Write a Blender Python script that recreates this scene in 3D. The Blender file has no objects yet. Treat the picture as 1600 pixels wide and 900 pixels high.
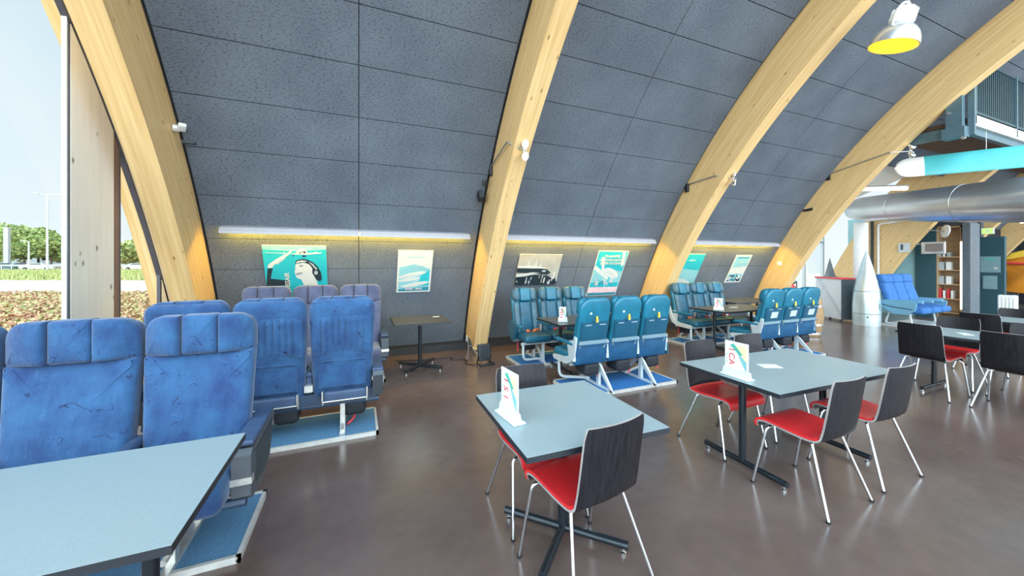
import bpy, bmesh, math, random
from mathutils import Vector, Matrix, noise
random.seed(7)
C = bpy.context.scene.collection
PI = math.pi
R = math.radians
# ---------------------------------------------------------------- camera, world, sun, exposure
F, Y0, YAW, H = 571.73, 408.5, R(22.716), 1.61
cam_d = bpy.data.cameras.new('camera'); cam = bpy.data.objects.new('camera', cam_d); C.objects.link(cam)
cam.location = (0, 0, H); cam.rotation_euler = (PI/2, 0, -YAW)
cam_d.sensor_width = 36; cam_d.lens = F/1600*36
cam_d.shift_y = -(450-Y0)/1600; cam_d.clip_start = .02; cam_d.clip_end = 600
bpy.context.scene.camera = cam
vs = bpy.context.scene.view_settings
vs.view_transform = 'Standard'; vs.look = 'None'; vs.gamma = 1; vs.use_curve_mapping = False
vs.exposure = 0.0
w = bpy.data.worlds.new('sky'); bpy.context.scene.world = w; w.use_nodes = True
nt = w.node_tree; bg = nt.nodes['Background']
tc = nt.nodes.new('ShaderNodeTexCoord'); sx = nt.nodes.new('ShaderNodeSeparateXYZ'); nt.links.new(tc.outputs['Generated'], sx.inputs[0])
rp = nt.nodes.new('ShaderNodeValToRGB'); nt.links.new(sx.outputs['Z'], rp.inputs[0])
rp.color_ramp.elements[0].position = 0.0; rp.color_ramp.elements[0].color = (.86, .95, .985, 1)
rp.color_ramp.elements[1].position = .75; rp.color_ramp.elements[1].color = (.50, .72, .86, 1)
cn = nt.nodes.new('ShaderNodeTexNoise'); cn.inputs['Scale'].default_value = 3.5; cn.inputs['Detail'].default_value = 5
nt.links.new(tc.outputs['Generated'], cn.inputs['Vector'])
cr = nt.nodes.new('ShaderNodeValToRGB'); nt.links.new(cn.outputs[0], cr.inputs[0])
cr.color_ramp.elements[0].position = .5; cr.color_ramp.elements[1].position = .75
cr.color_ramp.elements[0].color = (0, 0, 0, 1); cr.color_ramp.elements[1].color = (.45, .45, .45, 1)
mx = nt.nodes.new('ShaderNodeMix'); mx.data_type = 'RGBA'
nt.links.new(cr.outputs[0], mx.inputs['Factor']); nt.links.new(rp.outputs[0], mx.inputs['A']); mx.inputs['B'].default_value = (.95, .95, .95, 1)
nt.links.new(mx.outputs['Result'], bg.inputs[0])
# sky behind the viewer (-y) is brightened as added fill light for the interior
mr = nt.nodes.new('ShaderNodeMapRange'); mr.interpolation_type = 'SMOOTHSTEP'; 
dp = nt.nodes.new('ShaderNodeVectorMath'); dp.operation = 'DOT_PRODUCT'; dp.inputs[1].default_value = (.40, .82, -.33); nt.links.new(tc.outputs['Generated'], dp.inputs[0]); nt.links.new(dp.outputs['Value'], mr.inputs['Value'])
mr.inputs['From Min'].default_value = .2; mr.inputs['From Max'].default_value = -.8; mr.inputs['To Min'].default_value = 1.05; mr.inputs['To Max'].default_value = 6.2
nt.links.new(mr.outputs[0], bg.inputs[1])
sun_d = bpy.data.lights.new('sun', 'SUN'); sun = bpy.data.objects.new('sun', sun_d); C.objects.link(sun)
sun_d.energy = 1.5; sun_d.angle = R(2); sun_d.color = (1, .93, .8)
sun.rotation_euler = (R(-38), R(-14), 0)

# ---------------------------------------------------------------- pixel helpers
_c, _s = math.cos(YAW), math.sin(YAW)
def ray(u, v):
    r = (u-800)/F
    return Vector((_s+r*_c, _c-r*_s, -(v-Y0)/F))
def at(u, v, z=0):
    d = ray(u, v); return Vector((0, 0, H)) + d*((z-H)/d.z)
def dep(u, v, D):
    return Vector((0, 0, H)) + ray(u, v)*D

# ---------------------------------------------------------------- materials
def M(name, col, rough=.5, metal=0, var=.12, vs_=8, bump=0, bs=60, coat=0, emit=None, es=0, spec=.5, stretch=None, alpha=None, sheen=0):
    m = bpy.data.materials.new(name); m.use_nodes = True; t = m.node_tree; p = t.nodes['Principled BSDF']
    p.inputs['Roughness'].default_value = rough; p.inputs['Metallic'].default_value = metal
    p.inputs['Specular IOR Level'].default_value = spec
    if coat: p.inputs['Coat Weight'].default_value = coat; p.inputs['Coat Roughness'].default_value = .1
    if sheen: p.inputs['Sheen Weight'].default_value = sheen
    tc = t.nodes.new('ShaderNodeTexCoord'); mp = t.nodes.new('ShaderNodeMapping'); t.links.new(tc.outputs['Object'], mp.inputs[0])
    if stretch: mp.inputs['Scale'].default_value = stretch
    n = t.nodes.new('ShaderNodeTexNoise'); n.inputs['Scale'].default_value = vs_; n.inputs['Detail'].default_value = 4
    t.links.new(mp.outputs[0], n.inputs['Vector'])
    r = t.nodes.new('ShaderNodeValToRGB'); t.links.new(n.outputs[0], r.inputs[0])
    r.color_ramp.elements[0].position = .3; r.color_ramp.elements[1].position = .7
    r.color_ramp.elements[0].color = (*[c*(1-var) for c in col], 1)
    r.color_ramp.elements[1].color = (*[min(1, c*(1+var)) for c in col], 1)
    t.links.new(r.outputs[0], p.inputs['Base Color'])
    if bump:
        n2 = t.nodes.new('ShaderNodeTexNoise'); n2.inputs['Scale'].default_value = bs; n2.inputs['Detail'].default_value = 5
        t.links.new(mp.outputs[0], n2.inputs['Vector'])
        b = t.nodes.new('ShaderNodeBump'); b.inputs['Strength'].default_value = bump; b.inputs['Distance'].default_value = .01
        t.links.new(n2.outputs[0], b.inputs['Height']); t.links.new(b.outputs[0], p.inputs['Normal'])
    if emit:
        p.inputs['Emission Color'].default_value = (*emit, 1); p.inputs['Emission Strength'].default_value = es
    return m
def glass_mat(name, tint=(.97, .995, 1)):
    m = bpy.data.materials.new(name); m.use_nodes = True; t = m.node_tree; t.nodes.clear()
    o = t.nodes.new('ShaderNodeOutputMaterial'); mixs = t.nodes.new('ShaderNodeMixShader'); tr = t.nodes.new('ShaderNodeBsdfTransparent')
    g = t.nodes.new('ShaderNodeBsdfGlossy'); lw = t.nodes.new('ShaderNodeLayerWeight'); lw.inputs[0].default_value = .5
    fr = t.nodes.new('ShaderNodeMath'); fr.operation = 'POWER'; fr.inputs[1].default_value = 5; t.links.new(lw.outputs['Facing'], fr.inputs[0])
    tr.inputs[0].default_value = (*tint, 1); g.inputs['Roughness'].default_value = .01
    t.links.new(fr.outputs[0], mixs.inputs[0]); t.links.new(tr.outputs[0], mixs.inputs[1]); t.links.new(g.outputs[0], mixs.inputs[2])
    t.links.new(mixs.outputs[0], o.inputs[0]); return m
def wood_mat(name, c1, c2, knot=(.22, .11, .04), rough=.45):
    """glulam: grain and laminations along UV x, knots as dark ellipses"""
    m = bpy.data.materials.new(name); m.use_nodes = True; t = m.node_tree; p = t.nodes['Principled BSDF']
    p.inputs['Roughness'].default_value = rough
    uv = t.nodes.new('ShaderNodeTexCoord')
    def mapped(sc):
        mp = t.nodes.new('ShaderNodeMapping'); mp.inputs['Scale'].default_value = sc; t.links.new(uv.outputs['UV'], mp.inputs[0]); return mp.outputs[0]
    n = t.nodes.new('ShaderNodeTexNoise'); n.inputs['Scale'].default_value = 1; n.inputs['Detail'].default_value = 6
    t.links.new(mapped((1.2, 26, 1)), n.inputs['Vector'])
    r = t.nodes.new('ShaderNodeValToRGB'); t.links.new(n.outputs[0], r.inputs[0])
    r.color_ramp.elements[0].position = .32; r.color_ramp.elements[1].position = .68
    r.color_ramp.elements[0].color = (*c1, 1); r.color_ramp.elements[1].color = (*c2, 1)
    v = t.nodes.new('ShaderNodeTexVoronoi'); v.inputs['Scale'].default_value = 1; t.links.new(mapped((3.3, 10, 1)), v.inputs['Vector'])
    kr = t.nodes.new('ShaderNodeValToRGB'); t.links.new(v.outputs['Distance'], kr.inputs[0])
    kr.color_ramp.elements[0].position = .05; kr.color_ramp.elements[0].color = (1, 1, 1, 1)
    kr.color_ramp.elements[1].position = .12; kr.color_ramp.elements[1].color = (0, 0, 0, 1)
    n3 = t.nodes.new('ShaderNodeTexNoise'); n3.inputs['Scale'].default_value = 1; t.links.new(mapped((1.1, 3, 1)), n3.inputs['Vector'])
    gt = t.nodes.new('ShaderNodeMath'); gt.operation = 'GREATER_THAN'; gt.inputs[1].default_value = .44; t.links.new(n3.outputs[0], gt.inputs[0])
    ml = t.nodes.new('ShaderNodeMath'); ml.operation = 'MULTIPLY'; t.links.new(kr.outputs[0], ml.inputs[0]); t.links.new(gt.outputs[0], ml.inputs[1])
    mixn = t.nodes.new('ShaderNodeMix'); mixn.data_type = 'RGBA'
    t.links.new(ml.outputs[0], mixn.inputs['Factor']); t.links.new(r.outputs[0], mixn.inputs['A']); mixn.inputs['B'].default_value = (*knot, 1)
    t.links.new(mixn.outputs['Result'], p.inputs['Base Color']); return m
def woodwool_mat():
    m = bpy.data.materials.new('wood_wool_board'); m.use_nodes = True; t = m.node_tree; p = t.nodes['Principled BSDF']
    p.inputs['Roughness'].default_value = .85; p.inputs['Specular IOR Level'].default_value = .25
    uv = t.nodes.new('ShaderNodeTexCoord')
    def nz(sc, scale, det=3):
        mp = t.nodes.new('ShaderNodeMapping'); mp.inputs['Scale'].default_value = sc; t.links.new(uv.outputs['UV'], mp.inputs[0])
        n = t.nodes.new('ShaderNodeTexNoise'); n.inputs['Scale'].default_value = scale; n.inputs['Detail'].default_value = det
        t.links.new(mp.outputs[0], n.inputs['Vector']); return n.outputs[0]
    a = nz((1, 2.6, 1), 34); b = nz((1, 1, 1), 1.3)
    r = t.nodes.new('ShaderNodeValToRGB'); t.links.new(a, r.inputs[0])
    e = r.color_ramp.elements; e[0].position = .33; e[0].color = (.055, .066, .086, 1); e[1].position = .48; e[1].color = (.125, .148, .182, 1)
    r2 = t.nodes.new('ShaderNodeValToRGB'); t.links.new(b, r2.inputs[0])
    e = r2.color_ramp.elements; e[0].position = .3; e[0].color = (.82, .82, .84, 1); e[1].position = .7; e[1].color = (1.1, 1.1, 1.08, 1)
    mm = t.nodes.new('ShaderNodeMix'); mm.data_type = 'RGBA'; mm.blend_type = 'MULTIPLY'; mm.inputs['Factor'].default_value = 1
    t.links.new(r.outputs[0], mm.inputs['A']); t.links.new(r2.outputs[0], mm.inputs['B']); t.links.new(mm.outputs['Result'], p.inputs['Base Color'])
    bp = t.nodes.new('ShaderNodeBump'); bp.inputs['Strength'].default_value = .35; bp.inputs['Distance'].default_value = .006
    t.links.new(a, bp.inputs['Height']); t.links.new(bp.outputs[0], p.inputs['Normal']); return m
def floor_mat():
    m = bpy.data.materials.new('polished_screed'); m.use_nodes = True; t = m.node_tree; p = t.nodes['Principled BSDF']
    tc = t.nodes.new('ShaderNodeTexCoord')
    def nz(scale, det=6, ro=.6):
        n = t.nodes.new('ShaderNodeTexNoise'); n.inputs['Scale'].default_value = scale; n.inputs['Detail'].default_value = det; n.inputs['Roughness'].default_value = ro
        t.links.new(tc.outputs['Object'], n.inputs['Vector']); return n.outputs[0]
    a, b = nz(.9), nz(9, 8, .7)
    r = t.nodes.new('ShaderNodeValToRGB'); t.links.new(a, r.inputs[0]); e = r.color_ramp.elements
    e[0].position = .3; e[0].color = (.098, .062, .052, 1); e[1].position = .72; e[1].color = (.150, .104, .090, 1)
    r2 = t.nodes.new('ShaderNodeValToRGB'); t.links.new(b, r2.inputs[0]); e = r2.color_ramp.elements
    e[0].position = .3; e[0].color = (.90, .90, .92, 1); e[1].position = .7; e[1].color = (1.08, 1.07, 1.06, 1)
    mm = t.nodes.new('ShaderNodeMix'); mm.data_type = 'RGBA'; mm.blend_type = 'MULTIPLY'; mm.inputs['Factor'].default_value = 1
    t.links.new(r.outputs[0], mm.inputs['A']); t.links.new(r2.outputs[0], mm.inputs['B']); t.links.new(mm.outputs['Result'], p.inputs['Base Color'])
    r3 = t.nodes.new('ShaderNodeMapRange'); r3.inputs['To Min'].default_value = .17; r3.inputs['To Max'].default_value = .25
    t.links.new(b, r3.inputs['Value']); t.links.new(r3.outputs[0], p.inputs['Roughness']); p.inputs['Specular IOR Level'].default_value = .55
    return m
def fabric_mat(name, col, dark, squig=(.02, .02, .06), light=(.2, .42, .7)):
    """woven cover with scattered thin curved strokes"""
    m = bpy.data.materials.new(name); m.use_nodes = True; t = m.node_tree; p = t.nodes['Principled BSDF']
    p.inputs['Roughness'].default_value = .85; p.inputs['Sheen Weight'].default_value = .25; p.inputs['Specular IOR Level'].default_value = .2
    tc = t.nodes.new('ShaderNodeTexCoord')
    def nz(scale, det=3, st=None):
        n = t.nodes.new('ShaderNodeTexNoise'); n.inputs['Scale'].default_value = scale; n.inputs['Detail'].default_value = det
        if st:
            mp = t.nodes.new('ShaderNodeMapping'); mp.inputs['Scale'].default_value = st; t.links.new(tc.outputs['Object'], mp.inputs[0]); t.links.new(mp.outputs[0], n.inputs['Vector'])
        else: t.links.new(tc.outputs['Object'], n.inputs['Vector'])
        return n.outputs[0]
    def band(val, lo, hi):
        r = t.nodes.new('ShaderNodeValToRGB'); t.links.new(val, r.inputs[0]); e = r.color_ramp.elements
        e[0].position = lo; e[0].color = (0, 0, 0, 1); e[1].position = (lo+hi)/2; e[1].color = (1, 1, 1, 1)
        x = r.color_ramp.elements.new(hi); x.color = (0, 0, 0, 1); return r.outputs[0]
    base = t.nodes.new('ShaderNodeValToRGB'); t.links.new(nz(7, 4), base.inputs[0]); e = base.color_ramp.elements
    e[0].position = .3; e[0].color = (*dark, 1); e[1].position = .65; e[1].color = (*col, 1)
    ln = band(nz(8.5, 1), .49, .51); gate = t.nodes.new('ShaderNodeMath'); gate.operation = 'GREATER_THAN'; gate.inputs[1].default_value = .57
    t.links.new(nz(11, 1, (1, 1, 1.7)), gate.inputs[0])
    f1 = t.nodes.new('ShaderNodeMath'); f1.operation = 'MULTIPLY'; t.links.new(ln, f1.inputs[0]); t.links.new(gate.outputs[0], f1.inputs[1])
    m1 = t.nodes.new('ShaderNodeMix'); m1.data_type = 'RGBA'; t.links.new(f1.outputs[0], m1.inputs['Factor']); t.links.new(base.outputs[0], m1.inputs['A']); m1.inputs['B'].default_value = (*squig, 1)
    ln2 = band(nz(13, 1, (1, 1, 1.4)), .49, .51); f2 = t.nodes.new('ShaderNodeMath'); f2.operation = 'MULTIPLY'; f2.inputs[1].default_value = .22; t.links.new(ln2, f2.inputs[0])
    m2 = t.nodes.new('ShaderNodeMix'); m2.data_type = 'RGBA'; t.links.new(f2.outputs[0], m2.inputs['Factor']); t.links.new(m1.outputs['Result'], m2.inputs['A']); m2.inputs['B'].default_value = (*light, 1)
    t.links.new(m2.outputs['Result'], p.inputs['Base Color'])
    b = t.nodes.new('ShaderNodeBump'); b.inputs['Strength'].default_value = .8; b.inputs['Distance'].default_value = .02
    t.links.new(nz(9, 4, (1.6, 1, .6)), b.inputs['Height']); t.links.new(b.outputs[0], p.inputs['Normal']); return m

X = {}
X['wood'] = wood_mat('glulam_spruce', (.64, .41, .17), (.78, .55, .27))
X['pale_wood'] = wood_mat('weathered_spruce', (.84, .78, .68), (.91, .86, .77), (.26, .22, .20))
X['board'] = woodwool_mat()
X['backing'] = M('seam_backing', (.012, .014, .018), .9)
X['floor'] = floor_mat()
X['glass'] = glass_mat('window_glass')
X['alu'] = M('aluminium_frame', (.62, .66, .70), .35, .8, .05)
X['frame_dark'] = M('dark_window_gasket', (.06, .06, .08), .5)
X['brown_trim'] = M('brown_wood_trim', (.22, .13, .10), .6)
X['base'] = M('dark_baseboard', (.018, .02, .026), .6)
X['fabric'] = fabric_mat('blue_woven_cover', (.030, .095, .215), (.018, .045, .135), (.014, .014, .05), (.06, .20, .40))
X['fabric_grey'] = fabric_mat('faded_blue_grey_cover', (.115, .125, .20), (.08, .085, .145), (.05, .05, .09), (.17, .20, .30))
X['navy'] = M('navy_plastic', (.03, .055, .10), .45, 0, .1)
X['navy_fab'] = M('navy_vinyl', (.04, .07, .14), .5, 0, .15, bump=.2, bs=120)
X['console'] = M('grey_console_plastic', (.075, .085, .10), .5, 0, .1)
X['carpet'] = M('blue_loop_carpet', (.085, .21, .36), .95, 0, .35, 220, .6, 260)
X['carpet_teal'] = M('bright_blue_carpet', (.02, .145, .40), .95, 0, .2, 220, .4, 260)
X['steel'] = M('brushed_steel', (.55, .56, .57), .35, .9, .08)
X['trim'] = M('pale_metal_trim', (.58, .56, .53), .45, .25, .12, 20)
X['chrome'] = M('chrome', (.78, .80, .82), .12, 1, .02)
X['silver_gate'] = M('worn_silver_plate', (.72, .70, .66), .3, .7, .15, 30)
X['leather'] = M('teal_leather', (.007, .135, .215), .38, 0, .18, 6, .25, 30, spec=.55)
X['leather_worn'] = M('worn_teal_leather', (.045, .115, .160), .45, 0, .3, 9, .3, 30)
X['leather_dark'] = M('dark_teal_leather', (.008, .085, .145), .42, 0, .2, 6, .25, 30)
X['teal_shell'] = M('teal_hard_shell', (.008, .080, .14), .45, 0, .1)
X['pocket'] = M('blue_pocket_cloth', (.005, .070, .165), .6, 0, .15, 12, .3, 40)
X['grey_metal'] = M('pale_grey_painted_metal', (.56, .62, .64), .4, .2, .06)
X['grey_bar'] = M('grey_plastic_bar', (.22, .32, .37), .45, 0, .05)
X['yellow'] = M('yellow_plastic', (.80, .62, .06), .4)
X['white_pl'] = M('white_plastic', (.80, .82, .82), .4, 0, .03)
X['black_pl'] = M('black_plastic', (.012, .013, .016), .45)
X['red_belt'] = M('red_webbing', (.60, .06, .07), .7)
X['orange_belt'] = M('orange_webbing', (.75, .16, .04), .7)
X['bag'] = M('black_pouch', (.012, .014, .02), .7, 0, .3, 20, .4, 40)
X['laminate'] = M('grey_table_laminate', (.25, .30, .315), .33, 0, .06, 160, .03, 400, spec=.5)
X['laminate_far'] = M('brown_grey_table_laminate', (.075, .070, .066), .35, 0, .08, 120)
X['edge'] = M('dark_table_edge', (.015, .018, .024), .45)
X['edge_teal'] = M('blue_grey_table_edge', (.10, .20, .25), .45)
X['black_tube'] = M('black_glossy_tube', (.015, .02, .026), .22, .3)
X['wenge'] = M('dark_wenge_ply', (.011, .010, .014), .38, 0, .45, 3, stretch=(18, 18, 1.2), spec=.35)
X['ply_edge'] = M('ply_edge', (.30, .27, .26), .5)
X['red'] = M('red_vinyl', (.64, .022, .026), .36, 0, .06, 5, .06, 90, spec=.5)
X['card'] = M('white_card', (.82, .84, .82), .5, 0, .02)
X['acrylic'] = M('pale_acrylic', (.60, .74, .74), .15, 0, .02)
X['print_red'] = M('red_print', (.62, .02, .05), .5)
X['print_green'] = M('green_print', (.10, .42, .34), .5)
X['print_cream'] = M('cream_print', (.80, .74, .42), .5)
X['print_cyan'] = M('cyan_print', (.02, .40, .46), .45, 0, .08, 3)
X['print_cyan2'] = M('light_cyan_print', (.22, .48, .52), .45, 0, .08, 3)
X['print_white'] = M('white_print', (.58, .59, .56), .45, 0, .03)
X['print_grey'] = M('grey_print', (.42, .47, .48), .45, 0, .1)
X['print_black'] = M('black_print', (.02, .035, .045), .45)
X['print_pink'] = M('pink_print', (.78, .52, .55), .45)
X['print_teal'] = M('teal_print', (.02, .22, .30), .45)
X['photo_grey'] = M('grey_photo_sky', (.36, .36, .33), .45, 0, .15, 4)
X['white_bar'] = M('white_light_housing', (.40, .39, .42), .4, 0, .03)
X['led'] = M('yellow_led_strip', (.9, .7, .2), .5, emit=(1, .66, .08), es=100)
X['bulb'] = M('warm_bulb', (1, .9, .7), .3, emit=(1, .78, .45), es=9)
X['lamp_in'] = M('yellow_lit_reflector', (.85, .58, .05), .4, emit=(1, .60, .04), es=1.0)
X['lamp_alu'] = M('spun_aluminium', (.66, .68, .70), .3, .75, .04)
X['steelblue'] = M('blue_grey_steel', (.10, .17, .21), .45, .4, .1)
X['rail'] = M('dark_railing_metal', (.025, .07, .095), .45, .4)
X['deck_brown'] = M('brown_deck_underside', (.10, .055, .035), .7, 0, .3, 5, stretch=(1, 10, 1))
X['deck_white'] = M('pale_deck_edge', (.62, .60, .56), .6)
X['turq'] = M('turquoise_paint', (.07, .42, .45), .4, 0, .12, 3)
X['wing'] = M('polished_aluminium_skin', (.62, .65, .70), .28, .75, .12, 2)
X['cone'] = M('pale_metal_skin', (.55, .64, .66), .28, .5, .08, 4)
X['white_wall'] = M('white_paint', (.80, .80, .78), .6, 0, .03)
X['teal_wall'] = M('dark_teal_wall', (.020, .072, .092), .6, 0, .06)
X['daylit_teal'] = M('daylit_teal_wall', (.34, .58, .63), .6, 0, .06)  # teal wall colour lightened to carry the daylight falling on it
X['charcoal'] = M('charcoal_panel', (.035, .045, .055), .6)
X['slate'] = M('slate_pillar', (.10, .12, .14), .5)
X['dark'] = M('dark_room_wall', (.010, .012, .016), .8)
X['shelf'] = M('warm_shelf_board', (.50, .33, .18), .5)
X['tube'] = M('warm_tube', (1, .9, .7), .4, emit=(1, .86, .62), es=3)
X['tube_w'] = M('white_tube', (1, 1, 1), .4, emit=(1, .98, .93), es=1.3)
X['exit'] = M('exit_sign_green', (.2, .8, .2), .4, emit=(.55, .9, .12), es=1.1)
X['orange_sheet'] = M('orange_fabric', (.62, .22, .015), .6, 0, .3, 2)
X['yellow_sheet'] = M('yellow_fabric', (.85, .55, .05), .6)
X['cab_grey'] = M('pale_grey_cabinet', (.52, .53, .55), .45, 0, .05)
X['cab_dark'] = M('dark_grey_cabinet', (.055, .075, .09), .5)
X['cab_red'] = M('red_edge', (.70, .05, .06), .4)
X['barrel'] = M('oak_stave', (.36, .22, .11), .6, 0, .25, 5, stretch=(8, 8, 1))
X['screen'] = M('lit_screen', (.1, .1, .1), .3, emit=(.45, .33, .28), es=.2)
X['screen_dark'] = M('screen_glass', (.02, .02, .02), .15)
X['seat_blue'] = M('royal_blue_cloth', (.035, .15, .42), .8, 0, .15, 9, .3, 30)
X['shell_blue'] = M('pale_blue_shell', (.15, .34, .48), .4, 0, .06)
X['gravel'] = M('pale_path', (.50, .44, .36), .9, 0, .12, 2)
X['earth'] = M('earth', (.30, .20, .12), .95, 0, .3, 3)
X['grass'] = M('dry_grass', (.40, .40, .15), .9, 0, .3, 1.5)
X['leaf_red'] = M('red_brown_leaf', (.36, .14, .085), .7, 0, .3, 3)
X['leaf_tan'] = M('tan_leaf', (.52, .36, .17), .7, 0, .3, 3)
X['leaf_green'] = M('green_leaf', (.20, .26, .07), .7, 0, .4, 1)
X['leaf_lime'] = M('lime_leaf', (.34, .37, .12), .7, 0, .4, 1)
X['bark'] = M('bark', (.12, .09, .06), .9)
X['pole'] = M('galvanised_pole', (.55, .57, .58), .5, .3)
X['car_w'] = M('white_car_paint', (.75, .76, .78), .25, 0, .02, coat=.5)
X['car_d'] = M('dark_car_paint', (.10, .13, .17), .25, 0, .02, coat=.5)
X['tyre'] = M('tyre', (.02, .02, .02), .8)
X['facade'] = M('pale_facade', (.40, .41, .41), .7, 0, .05)
X['facade2'] = M('pale_blue_facade', (.20, .32, .35), .6, 0, .05)

# ---------------------------------------------------------------- mesh builder
class MB:
    def __init__(s): s.v = []; s.f = []; s.m = []; s.uv = []
    def add(s, vs, fs, mat=0, T=None, uv=None):
        o = len(s.v)
        for i, p in enumerate(vs):
            p = Vector(p); s.v.append(T @ p if T else p); s.uv.append(uv[i] if uv else None)
        for k, f in enumerate(fs):
            s.f.append([o+i for i in f]); s.m.append(mat[k] if isinstance(mat, list) else mat)
        return s
    def box(s, c, d, mat=0, T=None):
        x, y, z = (a/2 for a in d)
        vs = [(c[0]+i*x, c[1]+j*y, c[2]+k*z) for i in (-1, 1) for j in (-1, 1) for k in (-1, 1)]
        return s.add(vs, [(0, 1, 3, 2), (4, 6, 7, 5), (0, 4, 5, 1), (2, 3, 7, 6), (0, 2, 6, 4), (1, 5, 7, 3)], mat, T)
    def bx(s, x0, x1, y0, y1, z0, z1, mat=0, T=None):
        return s.box(((x0+x1)/2, (y0+y1)/2, (z0+z1)/2), (abs(x1-x0), abs(y1-y0), abs(z1-z0)), mat, T)
    def rbox(s, c, d, r, mat=0, seg=2, flat=3, bulge=(0, 0, 0), T=None, fn=None):
        """rounded, optionally bulging box"""
        r = min(r, min(d)/2*.98); inn = [a/2-r for a in d]; L = []
        for ax in range(3):
            l = [(-inn[ax], -math.tan(PI/4*(1-k/seg))) for k in range(seg)]
            l += [(-inn[ax]+2*inn[ax]*k/flat, 0) for k in range(flat+1)]
            l += [(inn[ax], math.tan(PI/4*(k+1)/seg)) for k in range(seg)]
            L.append(l)
        n = len(L[0]); idx = {}; vs = []; fs = []
        def vid(i, j, k):
            key = (i, j, k)
            if key not in idx:
                q = Vector((L[0][i][0], L[1][j][0], L[2][k][0])); nn = Vector((L[0][i][1], L[1][j][1], L[2][k][1])).normalized()
                p = q + nn*r
                g = [1-(q[a]/inn[a])**2 if inn[a] > 1e-6 else 0 for a in range(3)]
                for a in range(3):
                    b1, b2 = (a+1) % 3, (a+2) % 3
                    if abs(nn[a]) > .5: p[a] += math.copysign(1, nn[a])*bulge[a]*g[b1]*g[b2]
                p = p + Vector(c)
                if fn: p = Vector(fn(p))
                idx[key] = len(vs); vs.append(p)
            return idx[key]
        for ax in range(3):
            for e in (0, n-1):
                for a in range(n-1):
                    for b in range(n-1):
                        def kk(a_, b_):
                            t = [0, 0, 0]; t[ax] = e; t[(ax+1) % 3] = a_; t[(ax+2) % 3] = b_; return vid(*t)
                        q = [kk(a, b), kk(a+1, b), kk(a+1, b+1), kk(a, b+1)]
                        fs.append(q if e else q[::-1])
        return s.add(vs, fs, mat, T)
    def tube(s, pts, r, n=8, mat=0, T=None, closed=False, caps=True):
        pts = [Vector(p) for p in pts]; m = len(pts); vs = []; fs = []
        rr = r if isinstance(r, (list, tuple)) else [r]*m
        up = None
        for i, p in enumerate(pts):
            a = pts[(i-1) % m] if (closed or i) else p; b = pts[(i+1) % m] if (closed or i < m-1) else p
            d = (b-a).normalized()
            if up is None:
                up = d.orthogonal().normalized()
            up = (up-d*up.dot(d)); up = up.normalized() if up.length > 1e-6 else d.orthogonal().normalized()
            sd = d.cross(up)
            for k in range(n):
                t = 2*PI*k/n; vs.append(p+(up*math.cos(t)+sd*math.sin(t))*rr[i])
        for i in range(m if closed else m-1):
            j = (i+1) % m
            for k in range(n): fs.append((i*n+k, i*n+(k+1) % n, j*n+(k+1) % n, j*n+k))
        if caps and not closed:
            fs.append(tuple(range(n))[::-1]); fs.append(tuple((m-1)*n+k for k in range(n)))
        return s.add(vs, fs, mat, T)
    def lathe(s, prof, n=20, mat=0, T=None, caps=True):
        vs = []; fs = []
        for (r, z) in prof:
            for k in range(n): vs.append((r*math.cos(2*PI*k/n), r*math.sin(2*PI*k/n), z))
        for i in range(len(prof)-1):
            for k in range(n): fs.append((i*n+k, i*n+(k+1) % n, (i+1)*n+(k+1) % n, (i+1)*n+k))
        if caps and prof[0][0] > 1e-4: fs.append(tuple(range(n))[::-1])
        if caps and prof[-1][0] > 1e-4: fs.append(tuple((len(prof)-1)*n+k for k in range(n)))
        return s.add(vs, fs, mat, T)
    def prism(s, poly, fn, a, b, mat=0, T=None):
        """poly 2D, fn(u,v,w) -> point"""
        n = len(poly); vs = [fn(u, v, a) for u, v in poly]+[fn(u, v, b) for u, v in poly]
        fs = [tuple(range(n))[::-1], tuple(range(n, 2*n))]+[(i, (i+1) % n, n+(i+1) % n, n+i) for i in range(n)]
        return s.add(vs, fs, mat, T)
    def puff(s, poly, th, r, fn, mat=0, seg=3, bulge=0, rings=3, T=None):
        """soft-edged slab: outline poly (ccw), thickness th along w, both faces domed by bulge"""
        P = [Vector(p) for p in poly]; n = len(P); cen = sum(P, Vector((0, 0)))/n
        N = []
        for i in range(n):
            a, b = P[i-1], P[(i+1) % n]; d = (b-a).normalized(); N.append(Vector((d.y, -d.x)))
        loops = []
        for side in (-1, 1):
            lp = []
            for k in range(rings, 0, -1):
                f = 1-k/(rings+.6)
                lp.append(([cen+(P[i]-N[i]*r-cen)*f for i in range(n)], side*(th/2+bulge*(1-f*f))))
            for k in range(seg+1):
                a = PI/2*k/seg
                lp.append(([P[i]-N[i]*r*(1-math.sin(a)) for i in range(n)], side*(th/2-r*(1-math.cos(a)))))
            loops.append(lp)
        seq = loops[0]+loops[1][::-1]
        vs = []; fs = []
        for pl, w_ in seq: vs += [fn(p.x, p.y, w_) for p in pl]
        for i in range(len(seq)-1):
            for k in range(n): fs.append((i*n+k, i*n+(k+1) % n, (i+1)*n+(k+1) % n, (i+1)*n+k))
        for ring, sd in ((0, -1), (len(seq)-1, 1)):
            vs.append(fn(cen.x, cen.y, sd*(th/2+bulge))); c = len(vs)-1
            fs += [(ring*n+k, ring*n+(k+1) % n, c) for k in range(n)]
        return s.add(vs, fs, mat, T)
    def grid(s, fn, nu, nv, mat=0, uvf=None):
        vs = []; uv = []
        for i in range(nu+1):
            for j in range(nv+1):
                vs.append(fn(i/nu, j/nv)); uv.append(uvf(i/nu, j/nv) if uvf else None)
        fs = [(i*(nv+1)+j, (i+1)*(nv+1)+j, (i+1)*(nv+1)+j+1, i*(nv+1)+j+1) for i in range(nu) for j in range(nv)]
        return s.add(vs, fs, mat, uv=uv if uvf else None)
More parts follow.
